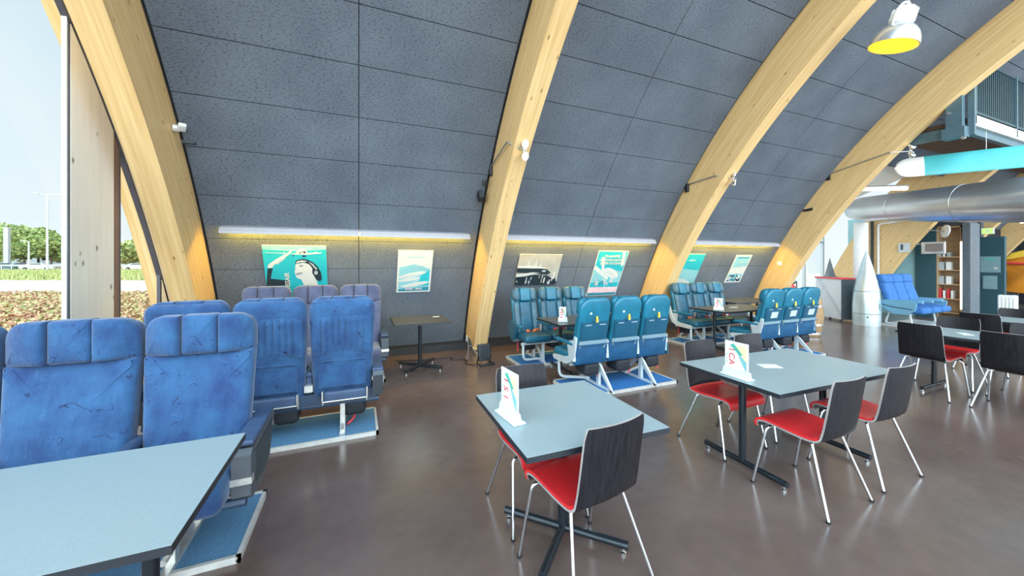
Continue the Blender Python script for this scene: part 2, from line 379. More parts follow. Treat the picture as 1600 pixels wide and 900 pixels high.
    def build(s, name, mats, parent=None, loc=None, ang=38, recalc=True):
        me = bpy.data.meshes.new(name); me.from_pydata([tuple(v) for v in s.v], [], s.f)
        mats = mats if isinstance(mats, (list, tuple)) else [mats]
        for m in mats: me.materials.append(X[m] if isinstance(m, str) else m)
        me.polygons.foreach_set('material_index', s.m)
        if any(u is not None for u in s.uv):
            ul = me.uv_layers.new(name='UVMap')
            for lp in me.loops:
                u = s.uv[lp.vertex_index]; ul.data[lp.index].uv = u if u else (0, 0)
        if recalc:
            b = bmesh.new(); b.from_mesh(me); bmesh.ops.recalc_face_normals(b, faces=b.faces); b.to_mesh(me); b.free()
        me.polygons.foreach_set('use_smooth', [True]*len(me.polygons)); me.set_sharp_from_angle(angle=R(ang)); me.update()
        o = bpy.data.objects.new(name, me); C.objects.link(o)
        if parent: o.parent = parent
        if loc: o.location = loc
        return o
def tag(o, label=None, cat=None, group=None, kind=None):
    if label: o['label'] = label
    if cat: o['category'] = cat
    if group: o['group'] = group
    if kind: o['kind'] = kind
    return o
def thing(name, label, cat, loc=(0, 0, 0), rz=0, group=None):
    o = bpy.data.objects.new(name, None); C.objects.link(o); o.location = loc; o.rotation_euler = (0, 0, rz)
    o.empty_display_size = .1
    return tag(o, label, cat, group)
KIDS = {}
def copy_tree(o, loc=None, rz=None, label=None, parent=None):
    c = o.copy(); C.objects.link(c)
    if parent: c.parent = parent
    for ch in list(o.children): copy_tree(ch, parent=c)
    if loc is not None: c.location = loc
    if rz is not None: c.rotation_euler = (0, 0, rz)
    if label: c['label'] = label
    return c
def spline(pts, n=4):
    P = [Vector(p) for p in pts]; out = []
    for i in range(len(P)-1):
        p0 = P[max(i-1, 0)]; p1 = P[i]; p2 = P[i+1]; p3 = P[min(i+2, len(P)-1)]
        for k in range(n):
            t = k/n
            out.append(.5*((2*p1)+(p2-p0)*t+(2*p0-5*p1+4*p2-p3)*t*t+(-p0+3*p1-3*p2+p3)*t**3))
    out.append(P[-1]); return out
def fillet(pts, r=.03, n=4):
    P = [Vector(p) for p in pts]; out = [P[0]]
    for i in range(1, len(P)-1):
        a = (P[i-1]-P[i]); b = (P[i+1]-P[i]); d = min(r, a.length*.45, b.length*.45)
        s0 = P[i]+a.normalized()*d; s1 = P[i]+b.normalized()*d
        for k in range(n+1):
            t = k/n; out.append(s0*(1-t)**2+P[i]*2*t*(1-t)+s1*t*t)
    out.append(P[-1]); return out
def text_mesh(mb, txt, size, T, mat=0, ext=.0006, bold=0):
    cu = bpy.data.curves.new('t', 'FONT'); cu.body = txt; cu.size = size; cu.extrude = ext; cu.align_x = 'CENTER'; cu.align_y = 'CENTER'; cu.resolution_u = 3; cu.offset = bold
    o = bpy.data.objects.new('t', cu); me = o.to_mesh()
    mb.add([v.co.copy() for v in me.vertices], [tuple(p.vertices) for p in me.polygons], mat, T)
    o.to_mesh_clear(); bpy.data.objects.remove(o); bpy.data.curves.remove(cu)

# ---------------------------------------------------------------- the hall
CI = (-4.42, -4.15, 11.41)      # inner circle of the arches (y, z, radius)
CO = (-3.844, -3.526, 11.183)   # face of the boards
BX = [-1.98, 1.98, 5.94, 9.90, 14.47, 18.32, 21.6]   # arch centre lines
BW = .12
def on(c, z=None, y=None, dr=0):
    r = c[2]+dr
    if z is not None: return math.asin((z-c[1])/r)
    return math.acos((y-c[0])/r)
def pt(c, th, dr=0): return (c[0]+(c[2]+dr)*math.cos(th), c[1]+(c[2]+dr)*math.sin(th))
def wall_y(z): return pt(CO, on(CO, z=z))[0]

m = MB(); m.bx(-2.42, 30, -7, 7.6, -.12, 0); f = m.build('floor', 'floor'); tag(f, kind='structure')

for i, x in enumerate(BX):
    extra = .7 if i == 4 else .14
    n = 40
    ti = [on(CI, z=.05)+(on(CI, y=-1.2)-on(CI, z=.05))*k/n for k in range(n+1)]
    to = [on(CO, z=.30, dr=extra)+(on(CO, y=-1.2, dr=extra)-on(CO, z=.30, dr=extra))*k/n for k in range(n+1)]
    mb = MB(); ii = [pt(CI, t) for t in ti]; oo = [pt(CO, t, extra) for t in to]; L = [t*CI[2] for t in ti]
    for sx_, off in ((-BW, 0), (BW, 3.3)):
        mb.add([(x+sx_, *p) for p in ii]+[(x+sx_, *p) for p in oo],
               [(k, k+1, n+2+k, n+1+k) for k in range(n)], 0, uv=[(l+i*7.7, off+i*1.3) for l in L]+[(l+i*7.7, off+i*1.3+math.hypot(a[0]-b[0], a[1]-b[1])) for l, a, b in zip(L, ii, oo)])
    for P_, off in ((ii, 6.1), (oo, 8.2)):
        mb.add([(x-BW, *p) for p in P_]+[(x+BW, *p) for p in P_], [(k, k+1, n+2+k, n+1+k) for k in range(n)], 0,
               uv=[(l+i*7.7, off) for l in L]+[(l+i*7.7, off+2*BW) for l in L])
    for k in (0, n):
        mb.add([(x-BW, *ii[k]), (x+BW, *ii[k]), (x+BW, *oo[k]), (x-BW, *oo[k])], [(0, 1, 2, 3)], 0, uv=[(0, 0), (.2, 0), (.2, .6), (0, .6)])
    bm = bmesh.new(); b = mb.build(f'arch_beam', 'wood', ang=30, recalc=False); bm.from_mesh(b.data)
    bmesh.ops.remove_doubles(bm, verts=bm.verts, dist=1e-4); bmesh.ops.recalc_face_normals(bm, faces=bm.faces); bm.to_mesh(b.data); bm.free(); b.data.set_sharp_from_angle(angle=R(30))
    tag(b, kind='structure')
    # steel shoe that carries the arch
    if i < 5:
        s_ = MB(); s_.bx(x-.11, x+.11, 5.98, 6.42, 0, .02); s_.bx(x-.012, x+.012, 6.0, 6.4, .02, .18)
        s_.prism([(5.96, .0), (6.45, .0), (6.52, .22), (6.38, .22), (6.14, .055)], lambda u, v, w_: (w_, u, v), x-BW-.012, x-BW-.002)
        s_.prism([(5.96, .0), (6.45, .0), (6.52, .22), (6.38, .22), (6.14, .055)], lambda u, v, w_: (w_, u, v), x+BW+.002, x+BW+.012)
        for yy in (6.2, 6.36): s_.tube([(x-BW-.02, yy, .09), (x+BW+.02, yy, .09)], .012)
        s_.build('beam_shoe', 'steel', b)

# boards between the arches: rows of slabs with open seams, dark backing behind
ARC = [3.69, 5.21, 5.68, 6.28, 6.88, 7.47, 8.07, 8.67, 9.24, 9.84, 10.44, 11.04, 11.64, 12.24]
def bay_boards(name, xa, xb, arcs, joints):
    mb = MB(); g = .0045
    for k in range(len(arcs)-1):
        a0, a1 = arcs[k]+g, arcs[k+1]-g
        xs = [xa]+[j for j in joints if xa < j < xb]+[xb]
        for q in range(len(xs)-1):
            x0, x1 = xs[q]+(g if q else 0), xs[q+1]-(g if q < len(xs)-2 else 0)
            nn = 4; T0 = [(a0+(a1-a0)*t/nn)/CO[2] for t in range(nn+1)]
            fr = [pt(CO, t) for t in T0]; bk = [pt(CO, t, .025) for t in T0]
            vs = []; uv = []
            for P_ in (fr, bk):
                for xx in (x0, x1):
                    vs += [(xx, *p) for p in P_]; uv += [(xx, t*CO[2]) for t in T0]
            N = nn+1; fs = []
            for t in range(nn):
                fs += [(t, t+1, N+t+1, N+t), (2*N+t, 3*N+t, 3*N+t+1, 2*N+t+1), (t, 2*N+t, 2*N+t+1, t+1), (N+t, N+t+1, 3*N+t+1, 3*N+t)]
            fs += [(0, N, 3*N, 2*N), (nn, 2*N+nn, 3*N+nn, N+nn)]
            mb.add(vs, fs, 0, uv=uv)
    n = 30; A = [arcs[0]/CO[2]+(arcs[-1]-arcs[0])/CO[2]*k/n for k in range(n+1)]
    ins = [pt(CO, t, .028) for t in A]; ous = [pt(CO, t, .22) for t in A]
    X0, X1 = xa-.06, xb+.06
    mb.add([(xx, *p) for P_ in (ins, ous) for xx in (X0, X1) for p in P_],
           [(k, k+1, n+2+k, n+1+k) for k in range(n)]+[(2*n+2+k, 3*n+3+k, 3*n+4+k, 2*n+3+k) for k in range(n)]+[(k, 2*n+2+k, 2*n+3+k, k+1) for k in range(n)]+[(n+1+k, n+2+k, 3*n+4+k, 3*n+3+k) for k in range(n)]
           +[(0, n+1, 3*n+3, 2*n+2), (n, 3*n+2, 4*n+3, 2*n+1)], 1)
    o = mb.build(name, ['board', 'backing'], ang=30); tag(o, kind='structure')
for i in range(3): bay_boards('wall_curved', BX[i]+BW+.035, BX[i+1]-BW-.045, ARC, [(BX[i]+BX[i+1])/2])
bay_boards('ceiling', BX[3]+BW+.035, BX[4]-BW-.03, ARC[6:], [(BX[3]+BX[4])/2])
for i in range(4, 6): bay_boards('wall_curved', BX[i]+BW+.03, BX[i+1]-BW-.03, ARC, [(BX[i]+BX[i+1])/2])
for i in range(3):
    m = MB(); m.bx(BX[i]+BW+.01, BX[i+1]-BW-.01, 6.52, 6.82, 0, .125); o = m.build('baseboard_back', 'base'); tag(o, kind='structure')

# left gable: glazing, big timber column, frames that follow the arch
GX = -2.325
def arc_strip(name, c, r0, r1, x0, x1, z0, y1, mat, n=30, uv=False):
    mb = MB(); c0 = (c[0], c[1], r0); c1 = (c[0], c[1], r1)
    A = [on(c0, z=z0)+(on(c0, y=y1)-on(c0, z=z0))*k/n for k in range(n+1)]; B = [on(c1, z=z0)+(on(c1, y=y1)-on(c1, z=z0))*k/n for k in range(n+1)]
    a = [pt(c0, t) for t in A]; b = [pt(c1, t) for t in B]; vs = []; u_ = []
    for xx in (x0, x1):
        vs += [(xx, *p) for p in a]+[(xx, *p) for p in b]; u_ += [(t*r0, xx) for t in A]+[(t*r0, xx+r1-r0) for t in A]
    N = n+1; fs = []
    for k in range(n):
        fs += [(k, k+1, N+k+1, N+k), (2*N+k, 3*N+k, 3*N+k+1, 2*N+k+1), (k, 2*N+k, 2*N+k+1, k+1), (N+k, N+k+1, 3*N+k+1, 3*N+k)]
    fs += [(0, N, 3*N, 2*N), (n, 2*N+n, 3*N+n, N+n)]
    mb.add(vs, fs, 0, uv=u_); return mb.build(name, mat, ang=30)
o = arc_strip('wall_left', CI, 11.82, 12.55, -2.345, -2.295, 0, -1.2, 'pale_wood'); tag(o, kind='structure')
o = arc_strip('trim_1', CI, 11.785, 11.82, -2.345, -2.30, 0, -1.2, 'frame_dark'); tag(o, kind='structure')
o = arc_strip('trim_2', CO, CO[2], CO[2]+.25, -2.56, -2.43, -.1, -1.2, 'wood'); tag(o, kind='structure')
def circ_z(y, r): return CI[1]+math.sqrt(r*r-(y-CI[0])**2)
m = MB(); poly = [(4.40, 0), (5.0, 0), (5.0, circ_z(5.0, 11.80)), (4.40, circ_z(4.40, 11.80))]
m.prism(poly, lambda u, v, w_: (w_, u, v), -2.345, -2.30)
for k, v in enumerate(m.v): m.uv[k] = (v.z*1.0+.3, v.y*.55)
o = m.build('column_left', 'pale_wood'); tag(o, kind='structure')
m = MB(); m.prism([(5.003, 0), (5.10, 0), (5.10, circ_z(5.1, 11.78)), (5.003, circ_z(5.0, 11.78))], lambda u, v, w_: (w_, u, v), -2.345, -2.305); o = m.build('trim_3', 'brown_trim'); tag(o, kind='structure')
def gable_window(name, ya, yb, side=1):
    """pane bounded above by the arch frame, with slim frame members on its sides"""
    n = 12; m = MB(); ys = [ya+(yb-ya)*k/n for k in range(n+1)]
    poly = [(ya, .0)]+[(yb, .0)]+[(y, circ_z(y, 11.77)) for y in ys[::-1]]
    m.add([(GX, u, v) for u, v in poly], [tuple(range(len(poly)))])
    o = m.build(name, 'glass'); tag(o, kind='structure')
    fr = MB()
    for y, sd in ((ya, 1), (yb, -1)):
        fr.bx(GX-.014, GX+.022, y-.002, y+sd*.014, 0, circ_z(y, 11.78), 0); fr.bx(GX-.014, GX+.018, y+sd*.014, y+sd*.034, 0, circ_z(y+sd*.05, 11.77), side)
    fr.bx(GX-.014, GX+.018, ya, yb, 0, .05, 1)
    fr.build('window_frame', ['frame_dark', 'alu'], o)
gable_window('window_1', 5.10, 5.99, 0)
gable_window('window_2', 1.0, 4.395)
gable_window('window_3', -1.9, .98)
m = MB(); m.prism([(5.99, 0), (6.75, 0), (6.4, 1.0), (6.05, circ_z(6.05, 11.80)), (5.99, circ_z(5.99, 11.80))], lambda u, v, w_: (w_, u, v), -2.345, -2.30)
for k, v in enumerate(m.v): m.uv[k] = (v.z, v.y)
o = m.build('wall_left', 'pale_wood'); tag(o, kind='structure')

# bay four: glazed wall
m = MB(); m.bx(10.02, 14.35, 7.28, 7.292, 0, 3.3); o = m.build('window_4', 'glass'); tag(o, kind='structure')
fr = MB()
for xx in (10.05, 11.15, 12.25, 13.3, 14.3): fr.bx(xx-.03, xx+.03, 7.24, 7.32, 0, 3.3)
for zz in (.04, 2.25, 3.27): fr.bx(10.02, 14.35, 7.245, 7.315, zz-.03, zz+.03)
fr.build('window_frame', 'alu', o)
m = MB(); m.prism([(7.2, 3.3), (7.4, 3.3), (5.0, 4.75), (4.35, 4.35)], lambda u, v, w_: (w_, u, v), 10.02, 14.35); o = m.build('ceiling', 'white_wall'); tag(o, kind='structure')

# ---------------------------------------------------------------- seats
def carpet_platform(root, x0, x1, y0, y1, mat, z=.03):
    m = MB(); m.bx(x0+.02, x1-.02, y0+.02, y1-.02, 0, z); p = m.build('platform', mat, root)
    t = MB()
    for a in ((x0, x1, y0, y0+.022), (x0, x1, y1-.022, y1), (x0, x0+.022, y0, y1), (x1-.022, x1, y0, y1)): t.bx(*a, 0, z+.006)
    t.build('edge_trim', 'trim', p)
def rounded_outline(w0, w1, z0, z1, rt, rb, n=6):
    """back outline, ccw: bottom width w0, top width w1"""
    P = []
    for (cx, cz, r, a0) in ((w0/2-rb, z0+rb, rb, -PI/2), (w1/2-rt, z1-rt, rt, 0), (-w1/2+rt, z1-rt, rt, PI/2), (-w0/2+rb, z0+rb, rb, PI)):
        for k in range(n+1):
            a = a0+PI/2*k/n; P.append((cx+r*math.cos(a), cz+r*math.sin(a)))
    out = []
    for i in range(len(P)):
        a, b = Vector(P[i]), Vector(P[(i+1) % len(P)]); k = max(1, int((b-a).length/.09))
        out += [a.lerp(b, t/k) for t in range(k)]
    return [tuple(p) for p in out]
def blue_row(name, label, loc, rz, group, fab='fabric', cushions=True):
    """three wide cloth seats; local front is +y, y=0 is the front face of the backrest at seat height"""
    root = thing(name, label, 'airline seats', loc, rz, group)
    P_, W = .565, .545
    lean = lambda z: -.10*(z-.45)/.8
    for i in (-1, 0, 1):
        cx = i*P_
        def bk(u, v, w_): return (cx+u, -.075+lean(v)-w_+.02*(1-(u/.27)**2)*(-1), v)
        b = MB(); b.puff(rounded_outline(.50, W, .36, 1.06, .02, .05), .15, .05, bk, bulge=.014)
        back = b.build('backrest', fab, root, ang=60)
        # quilted rear cover with upright channels, pocket below
        q = MB(); nu, nv = 56, 16
        def cov(u, v):
            x = -.245+.49*u; z = .76+.36*v
            e = min(1, min(u, 1-u)/.16)*min(1, min(v, 1-v)/.12)
            ch = abs(math.sin(PI*((u-.14)/.72*7))) if .14 < u < .86 else .6
            return (cx+x, -.148+lean(z)-.020-.022*e*ch**.6*1.0, z)
        def cov_b(u, v):
            p = cov(u, v); return (p[0], -.13+lean(p[2]), p[2])
        q.grid(cov, nu, nv); q.grid(cov_b, 2, 2)
        rim = [(0, 0), (1, 0), (1, 1), (0, 1)]
        qs = q.build('quilted_back', fab, back, ang=80)
        pk = MB(); pk.rbox((cx, -.165+lean(.6), .585), (.40, .035, .25), .012, bulge=(0, .012, 0), fn=lambda p: (p[0], p[1], p[2])); pk.tube([(cx-.195, -.182+lean(.71), .708), (cx+.195, -.182+lean(.71), .708)], .006)
        pk.build('seat_pocket', fab, back, ang=60)
        tp = MB(); tp.rbox((cx, -.085+lean(1.14), 1.15), (W*.985, .125, .235), .06, bulge=(0, .006, .004)); tp.build('headrest_core', fab, back, ang=60)
        h = MB(); full = rounded_outline(W, W, -.117, .117, .10, .02, 7)
        for (ua, ub) in ((-W/2, -.092), (-.088, .088), (.092, W/2)):
            def cl(p): return (min(max(p[0], ua), ub), p[1])
            if ua < -.1 or ub > .1:
                sg = -1 if ua < -.1 else 1
                pts = [p for p in full if sg*p[0] > .10]
                pts = sorted(pts, key=lambda p: math.atan2(p[1], sg*p[0]-.10)) if sg > 0 else sorted(pts, key=lambda p: -math.atan2(p[1], sg*p[0]-.10))
                inner = [(sg*.094, .117), (sg*.092, .06), (sg*.092, 0), (sg*.092, -.06), (sg*.094, -.117)]
                pts = (pts+inner) if sg > 0 else (pts+inner[::-1])
            else: pts = rounded_outline(.176, .176, -.117, .119, .015, .015, 2)
            def hb(u, v, w_):
                e = max(0, (abs(u)-.10)/.17); return (cx+u, -.03+lean(1.17)-w_*(1-.25*e)-.05*e*e+.012*(abs(u) > .09), 1.168+v)
            h.puff(pts, .13, .028, hb, bulge=.010, rings=2)
        h.build('headrest', fab, root, ang=60)
        cu = MB(); cu.rbox((cx, .2, .40), (.50, .50, .16), .05, bulge=(0, 0, .02)); cu.build('seat_cushion', fab, root, ang=60)
        fb = MB(); fb.rbox((cx+.02, -.20, .385), (.36, .07, .10), .02); fb.tube([(cx-.16, -.236, .35), (cx+.2, -.236, .35)], .006, mat=1)
        for sx_ in (-.165, .205): fb.prism([(-.25, .45), (-.16, .43), (-.16, .33), (-.2, .31), (-.21, .36), (-.245, .36)], lambda u, v, w_: (w_, u, v), cx+sx_-.006, cx+sx_+.006, 1)
        fb.build('footrest_bar', ['navy_fab', 'silver_gate'], root)
        bg_ = MB(); bg_.rbox((cx+.1, .0, .215), (.2, .22, .15), .05); bg_.build('life_vest_pouch', 'bag', root)
    for k, ax in enumerate((-.2825, .2825)):
        a = MB(); a.rbox((ax, .10, .575), (.062, .44, .05), .02); a.bx(ax-.02, ax+.02, -.1, .02, .40, .56); a.bx(ax-.034, ax+.034, .315, .328, .555, .597, 1)
        a.bx(ax-.034, ax+.034, -.16, -.10, .43, .49, 1)
        a.build('armrest', ['navy_fab', 'silver_gate'], root, ang=50)
    for sd in (-1, 1):
        x = sd*.865
        e = MB()
        prof = [(-.30, .56), (-.26, .60), (.0, .59), (.26, .575), (.30, .55), (.30, .33), (.26, .30), (.05, .28), (-.16, .33)]
        e.prism(prof, lambda u, v, w_: (w_, u, v), x-.045, x+.045)
        e.bx(x-.05, x+.05, .255, .305, .395, .43, 1); e.bx(x-.05, x+.05, -.24, -.19, .50, .535, 1)
        ec = e.build('end_console', ['console', 'silver_gate'], root, ang=25)
        tp = MB(); tp.rbox((x, .0, .602), (.10, .54, .03), .012); tp.build('armrest_pad', 'navy_fab', ec)
        ip = MB(); ip.prism([(-.22, .55), (.22, .54), (.22, .36), (.03, .33), (-.13, .37)], lambda u, v, w_: (w_, u, v), x+sd*.045, x+sd*.052)
        ip.build('console_panel', 'charcoal', ec)
    fr = MB()
    for yy in (-.10, .26): fr.tube([(-.88, yy, .285), (.88, yy, .285)], .028, 8)
    fr.bx(-.86, .86, -.135, -.09, .30, .40, 0); fr.build('cross_beam', 'navy', root)
    for lx in (-.56, .56):
        l = MB(); l.bx(lx-.02, lx+.02, -.125, -.075, .03, .28); l.bx(lx-.02, lx+.02, .235, .285, .03, .28)
        l.bx(lx-.022, lx+.022, -.24, .40, .028, .055); l.tube([(lx, -.2, .06), (lx, .25, .26)], .014); l.tube([(lx, .02, .12), (lx+.001, .36, .11)], .016)
        l.build('leg', 'silver_gate', root)
    st = MB(); st.tube(spline([(.62, .05, .16), (.66, .02, .09), (.6, -.05, .05)]), .012); st.tube(spline([(-.42, .05, .16), (-.38, .02, .09), (-.44, -.06, .05)]), .012); st.build('belt_strap', 'red_belt', root)
    carpet_platform(root, -.87, .87, -.285, .335, 'carpet')
    return root
G_BLUE = 'blue cloth airline seat triples'
rowA = blue_row('airline_seat_row', 'blue cloth triple seat facing into the hall behind the large foreground table', (-1.455, 2.70, 0), PI, G_BLUE)
rowB = blue_row('airline_seat_row', 'blue cloth triple seat with quilted backs, seen from behind', (-.70, 3.90, 0), 0, G_BLUE)
rowC = blue_row('airline_seat_row', 'faded grey-blue cloth triple seat against the wall below the turquoise poster', (-.54, 5.50, 0), PI, G_BLUE, 'fabric_grey')

def teal_row(name, label, loc, rz, group, placard=False, worn='leather', ends='grey_metal'):
    root = thing(name, label, 'airline seats', loc, rz, group)
    P_ = .487; lean = lambda z: -.17*(z-.45)/.75
    for i in (-1, 0, 1):
        cx = i*P_
        def bk(u, v, w_): return (cx+u, -.055+lean(v)-w_, v)
        b = MB(); b.puff(rounded_outline(.42, .445, .42, 1.17, .14, .05), .085, .035, bk, bulge=.008); back = b.build('backrest', 'leather', root, ang=60)
        # front bolsters and centre panel
        c = MB()
        def bo(p): return (p[0], p[1]+lean(p[2]), p[2])
        c.rbox((cx, -.012, .71), (.20, .06, .50), .03, bulge=(0, .014, 0), fn=bo, seg=3, mat=1)
        for sd in (-1, 1): c.rbox((cx+sd*.155, .004, .70), (.10, .075, .50), .035, bulge=(0, .01, 0), fn=bo, seg=3)
        c.build('back_cushion', [worn, 'leather_dark'] if worn == 'leather_worn' else ['leather', 'leather'], back, ang=60)
        h = MB()
        for hx, hw, rr in ((-.155, .135, .06), (0, .19, .03), (.155, .135, .06)):
            def hf(p, hx=hx):
                x, y, z = p
                if hx: t = max(0, (abs(x-cx)-.14)/.08); y -= .03*t*t; z += (1.06-z)*.10*t
                return (x, y+lean(z), z)
            h.rbox((cx+hx, .012, 1.065), (hw, .125, .215), rr, seg=3, bulge=(0, .012, .004), fn=hf, mat=0 if not hx else 1)
        h.build('headrest', ['leather', worn], root, ang=60)
        # rear hard shell, literature panel, bar, lower pocket
        def rr_(u, v, w_): return (cx+u, -.098+lean(v)-w_, v)
        pl = MB(); pl.prism([(-.19, .62), (.19, .62), (.20, .88), (-.20, .88)], rr_, 0, .014); pl.prism([(-.17, .66), (.17, .66), (.18, .86), (-.18, .86)], rr_, .014, .020)
        for u0, u1 in ((-.14, -.06), (.06, .15)): pl.prism([(u0, .835), (u1, .835), (u1, .85), (u0, .85)], rr_, .02, .024, 1)
        panel = pl.build('rear_panel', ['teal_shell', 'grey_bar'], back)
        br = MB(); br.prism([(-.205, .60), (.205, .60), (.205, .645), (-.205, .645)], rr_, .005, .03)
        for sd in (-1, 1): br.prism([(sd*.205, .64), (sd*.185, .60), (sd*.14, .50), (sd*.17, .50)], rr_, .0, .02)
        br.build('rear_bar', 'grey_bar', back)
        cup = MB(); T = Matrix.Translation((cx+.01, -.100+lean(.905), .905)) @ Matrix.Rotation(PI/2, 4, 'X')
        cup.lathe([(.0, .010), (.040, .010), (.046, .014), (.050, .008), (.050, 0)], 20, 0, T); cu_ = cup.build('latch_cup', 'leather_dark', back)
        hd = MB(); hd.rbox((cx+.012, -.118+lean(.91), .91), (.026, .02, .075), .009); hd.build('latch_handle', 'yellow', cu_)
        dt = MB(); dt.lathe([(.0, .014), (.012, .011), (.017, 0)], 14, 0, Matrix.Translation((cx-.075, -.096+lean(.985), .985)) @ Matrix.Rotation(PI/2, 4, 'X')); dt.build('button', 'white_pl', back)
        if placard:
            pc = MB(); pc.prism([(-.07, .70), (.09, .70), (.095, .80), (-.065, .80)], rr_, .021, .026); pc.build('placard', 'grey_metal', back)
        lp = MB(); lp.rbox((cx, -.10+lean(.48), .475), (.475, .075, .27), .035, bulge=(0, .02, 0), fn=lambda p: (p[0], p[1]+.10*(.6-p[2]), p[2])); lp.tube([(cx-.2, -.15+lean(.6), .60), (cx+.2, -.15+lean(.6), .60)], .006)
        lp.build('rear_pocket', 'pocket', root, ang=60)
        cu2 = MB(); cu2.rbox((cx, .20, .425), (.455, .47, .11), .045, bulge=(0, 0, .014)); cu2.build('seat_cushion', worn if worn == 'leather' else 'leather_dark', root, ang=60)
        sb = MB(); sb.tube(spline([(cx-.20, .02, .49), (cx-.1, .10, .502), (cx-.02, .13, .502), (cx+.06, .09, .50)]), .022, 6); sb.bx(cx-.03, cx+.03, .11, .15, .50, .53, 1)
        sb.build('seat_belt', [['red_belt', 'red_belt', 'orange_belt'][i+1], 'chrome'], root)
        vp = MB(); vp.rbox((cx+.03, .02, .27), (.22, .26, .15), .04); vp.build('life_vest_pouch', 'bag', root)
        tg = MB(); tg.bx(cx+.14, cx+.165, -.05, -.045, .15, .30); tg.build('pull_tab', 'red_belt', root)
    for ax in (-1.5, -.5, .5, 1.5):
        x = ax*P_; a = MB(); a.rbox((x, .10, .605), (.05, .42, .045), .02); a.prism([(-.12, .62), (-.05, .64), (.02, .59), (-.02, .42), (-.12, .40)], lambda u, v, w_: (w_, u, v), x-.018, x+.018, 1)
        a.build('armrest', ['leather', 'grey_metal'], root, ang=50)
    for sd in (-1, 1):
        x = sd*.748; e = MB()
        if ends == 'grey_metal' and sd > 0 and rz == 0: e.rbox((x, .02, .43), (.03, .30, .16), .014, mat=1)
        elif ends == 'grey_metal': e.prism([(-.195, .70), (-.155, .71), (-.115, .56), (-.06, .47), (.06, .425), (.34, .40), (.37, .37), (.33, .335), (.02, .345), (-.09, .40), (-.15, .48), (-.175, .58)], lambda u, v, w_: (w_, u, v), x-.012, x+.012)
        else: e.puff([(p.x, p.y) for p in spline([(-.02, .34, 0), (.10, .37, 0), (.14, .47, 0), (.20, .54, 0), (.22, .61, 0), (.12, .64, 0), (-.10, .65, 0), (-.17, .58, 0), (-.14, .42, 0)], 3)], .03, .012, lambda u, v, w_: (x+w_, u, v), bulge=.006)
        e.build('end_bracket' if ends == 'grey_metal' else 'end_panel', [ends, 'leather_dark'], root, ang=40)
    fr = MB()
    for yy in (-.02, .30): fr.tube([(-.73, yy, .345), (.73, yy, .345)], .022, 8)
    fr.build('cross_beam', 'grey_metal', root)
    for lx in (-.32, .36):
        l = MB(); l.bx(lx-.018, lx+.018, -.06, -.01, .05, .35); l.bx(lx-.018, lx+.018, .28, .32, .05, .35)
        for pl_ in ([(-.34, .03), (.38, .03), (.38, .055), (-.34, .055)], [(-.33, .03), (-.29, .03), (.0, .30), (-.05, .33), (-.09, .30)], [(.36, .05), (.30, .05), (.02, .28), (.06, .30)]): l.prism(pl_, lambda u, v, w_: (w_, u, v), lx-.014, lx+.014)
        l.build('leg', 'grey_metal', root)
    for sd in (-1, 1):
        l = MB(); l.tube(fillet([(sd*.70, .30, .35), (sd*.70, .30, .10), (sd*.40, .22, .075), (sd*.30, .2, .06)], .09, 5), .019, 8); l.build('end_tube', 'grey_metal', root)
    carpet_platform(root, -.76, .76, -.285, .385, 'carpet_teal')
    return root
G_TEAL = 'teal leather airline seat triples'
rowD = teal_row('airline_seat_row', 'teal leather triple seat facing us below the black and white aircraft photograph', (3.02, 5.40, 0), PI, G_TEAL, worn='leather_worn', ends='teal_shell')
rowE = teal_row('airline_seat_row', 'teal leather triple seat seen from behind, nearest, with yellow latches and no placards', (3.13, 3.90, 0), 0, G_TEAL)
rowF = teal_row('airline_seat_row', 'teal leather triple seat against the far wall below the plain turquoise poster', (6.52, 5.40, 0), PI, G_TEAL, worn='leather_worn')
rowG = teal_row('airline_seat_row', 'teal leather triple seat seen from behind with pale placards on the backs', (6.63, 3.98, 0), 0, G_TEAL, placard=True)

# far royal blue row
root = thing('airline_seat_row', 'royal blue triple seat with pale blue side shell by the white post', 'airline seats', (13.02, 4.75, 0), PI)
for i in (-1, 0, 1):
    cx = i*.50
    b = MB(); b.rbox((cx, -.07, .78), (.47, .14, .64), .05, bulge=(0, .015, 0), fn=lambda p: (p[0], p[1]-.30*(p[2]-.5), p[2])); b.build('backrest', 'seat_blue', root, ang=60)
    h = MB(); h.rbox((cx, -.045, 1.17), (.47, .15, .22), .05, bulge=(0, .015, 0), fn=lambda p: (p[0], p[1]-.30*(p[2]-.5), p[2])); h.build('headrest', 'seat_blue', root, ang=60)
    c = MB(); c.rbox((cx, .26, .42), (.46, .56, .15), .05, bulge=(0, 0, .02)); c.build('seat_cushion', 'seat_blue', root, ang=60)
    ar = MB(); ar.rbox((cx-.25, .16, .60), (.06, .44, .09), .03); ar.build('armrest', 'shell_blue', root)
for sd in (-1, 1):
    x = sd*.78; e = MB(); e.prism([(-.25, .62), (-.1, .66), (.34, .66), (.44, .60), (.42, .42), (.3, .33), (.05, .31), (-.16, .45)], lambda u, v, w_: (w_, u, v), x-.025, x+.025); e.prism([(-.19, .55), (.0, .50), (.38, .46), (.38, .44), (.0, .475), (-.19, .53)], lambda u, v, w_: (w_, u, v), x+sd*.025, x+sd*.029, 1)
    e.build('side_shell', ['shell_blue', 'navy'], root)
    l = MB(); l.tube(fillet([(sd*.6, -.12, .34), (sd*.6, -.2, .05), (sd*.6, .3, .05), (sd*.6, .25, .34)], .08), .022); l.build('leg', 'grey_metal', root)
carpet_platform(root, -.8, .8, -.25, .42, 'cab_grey')

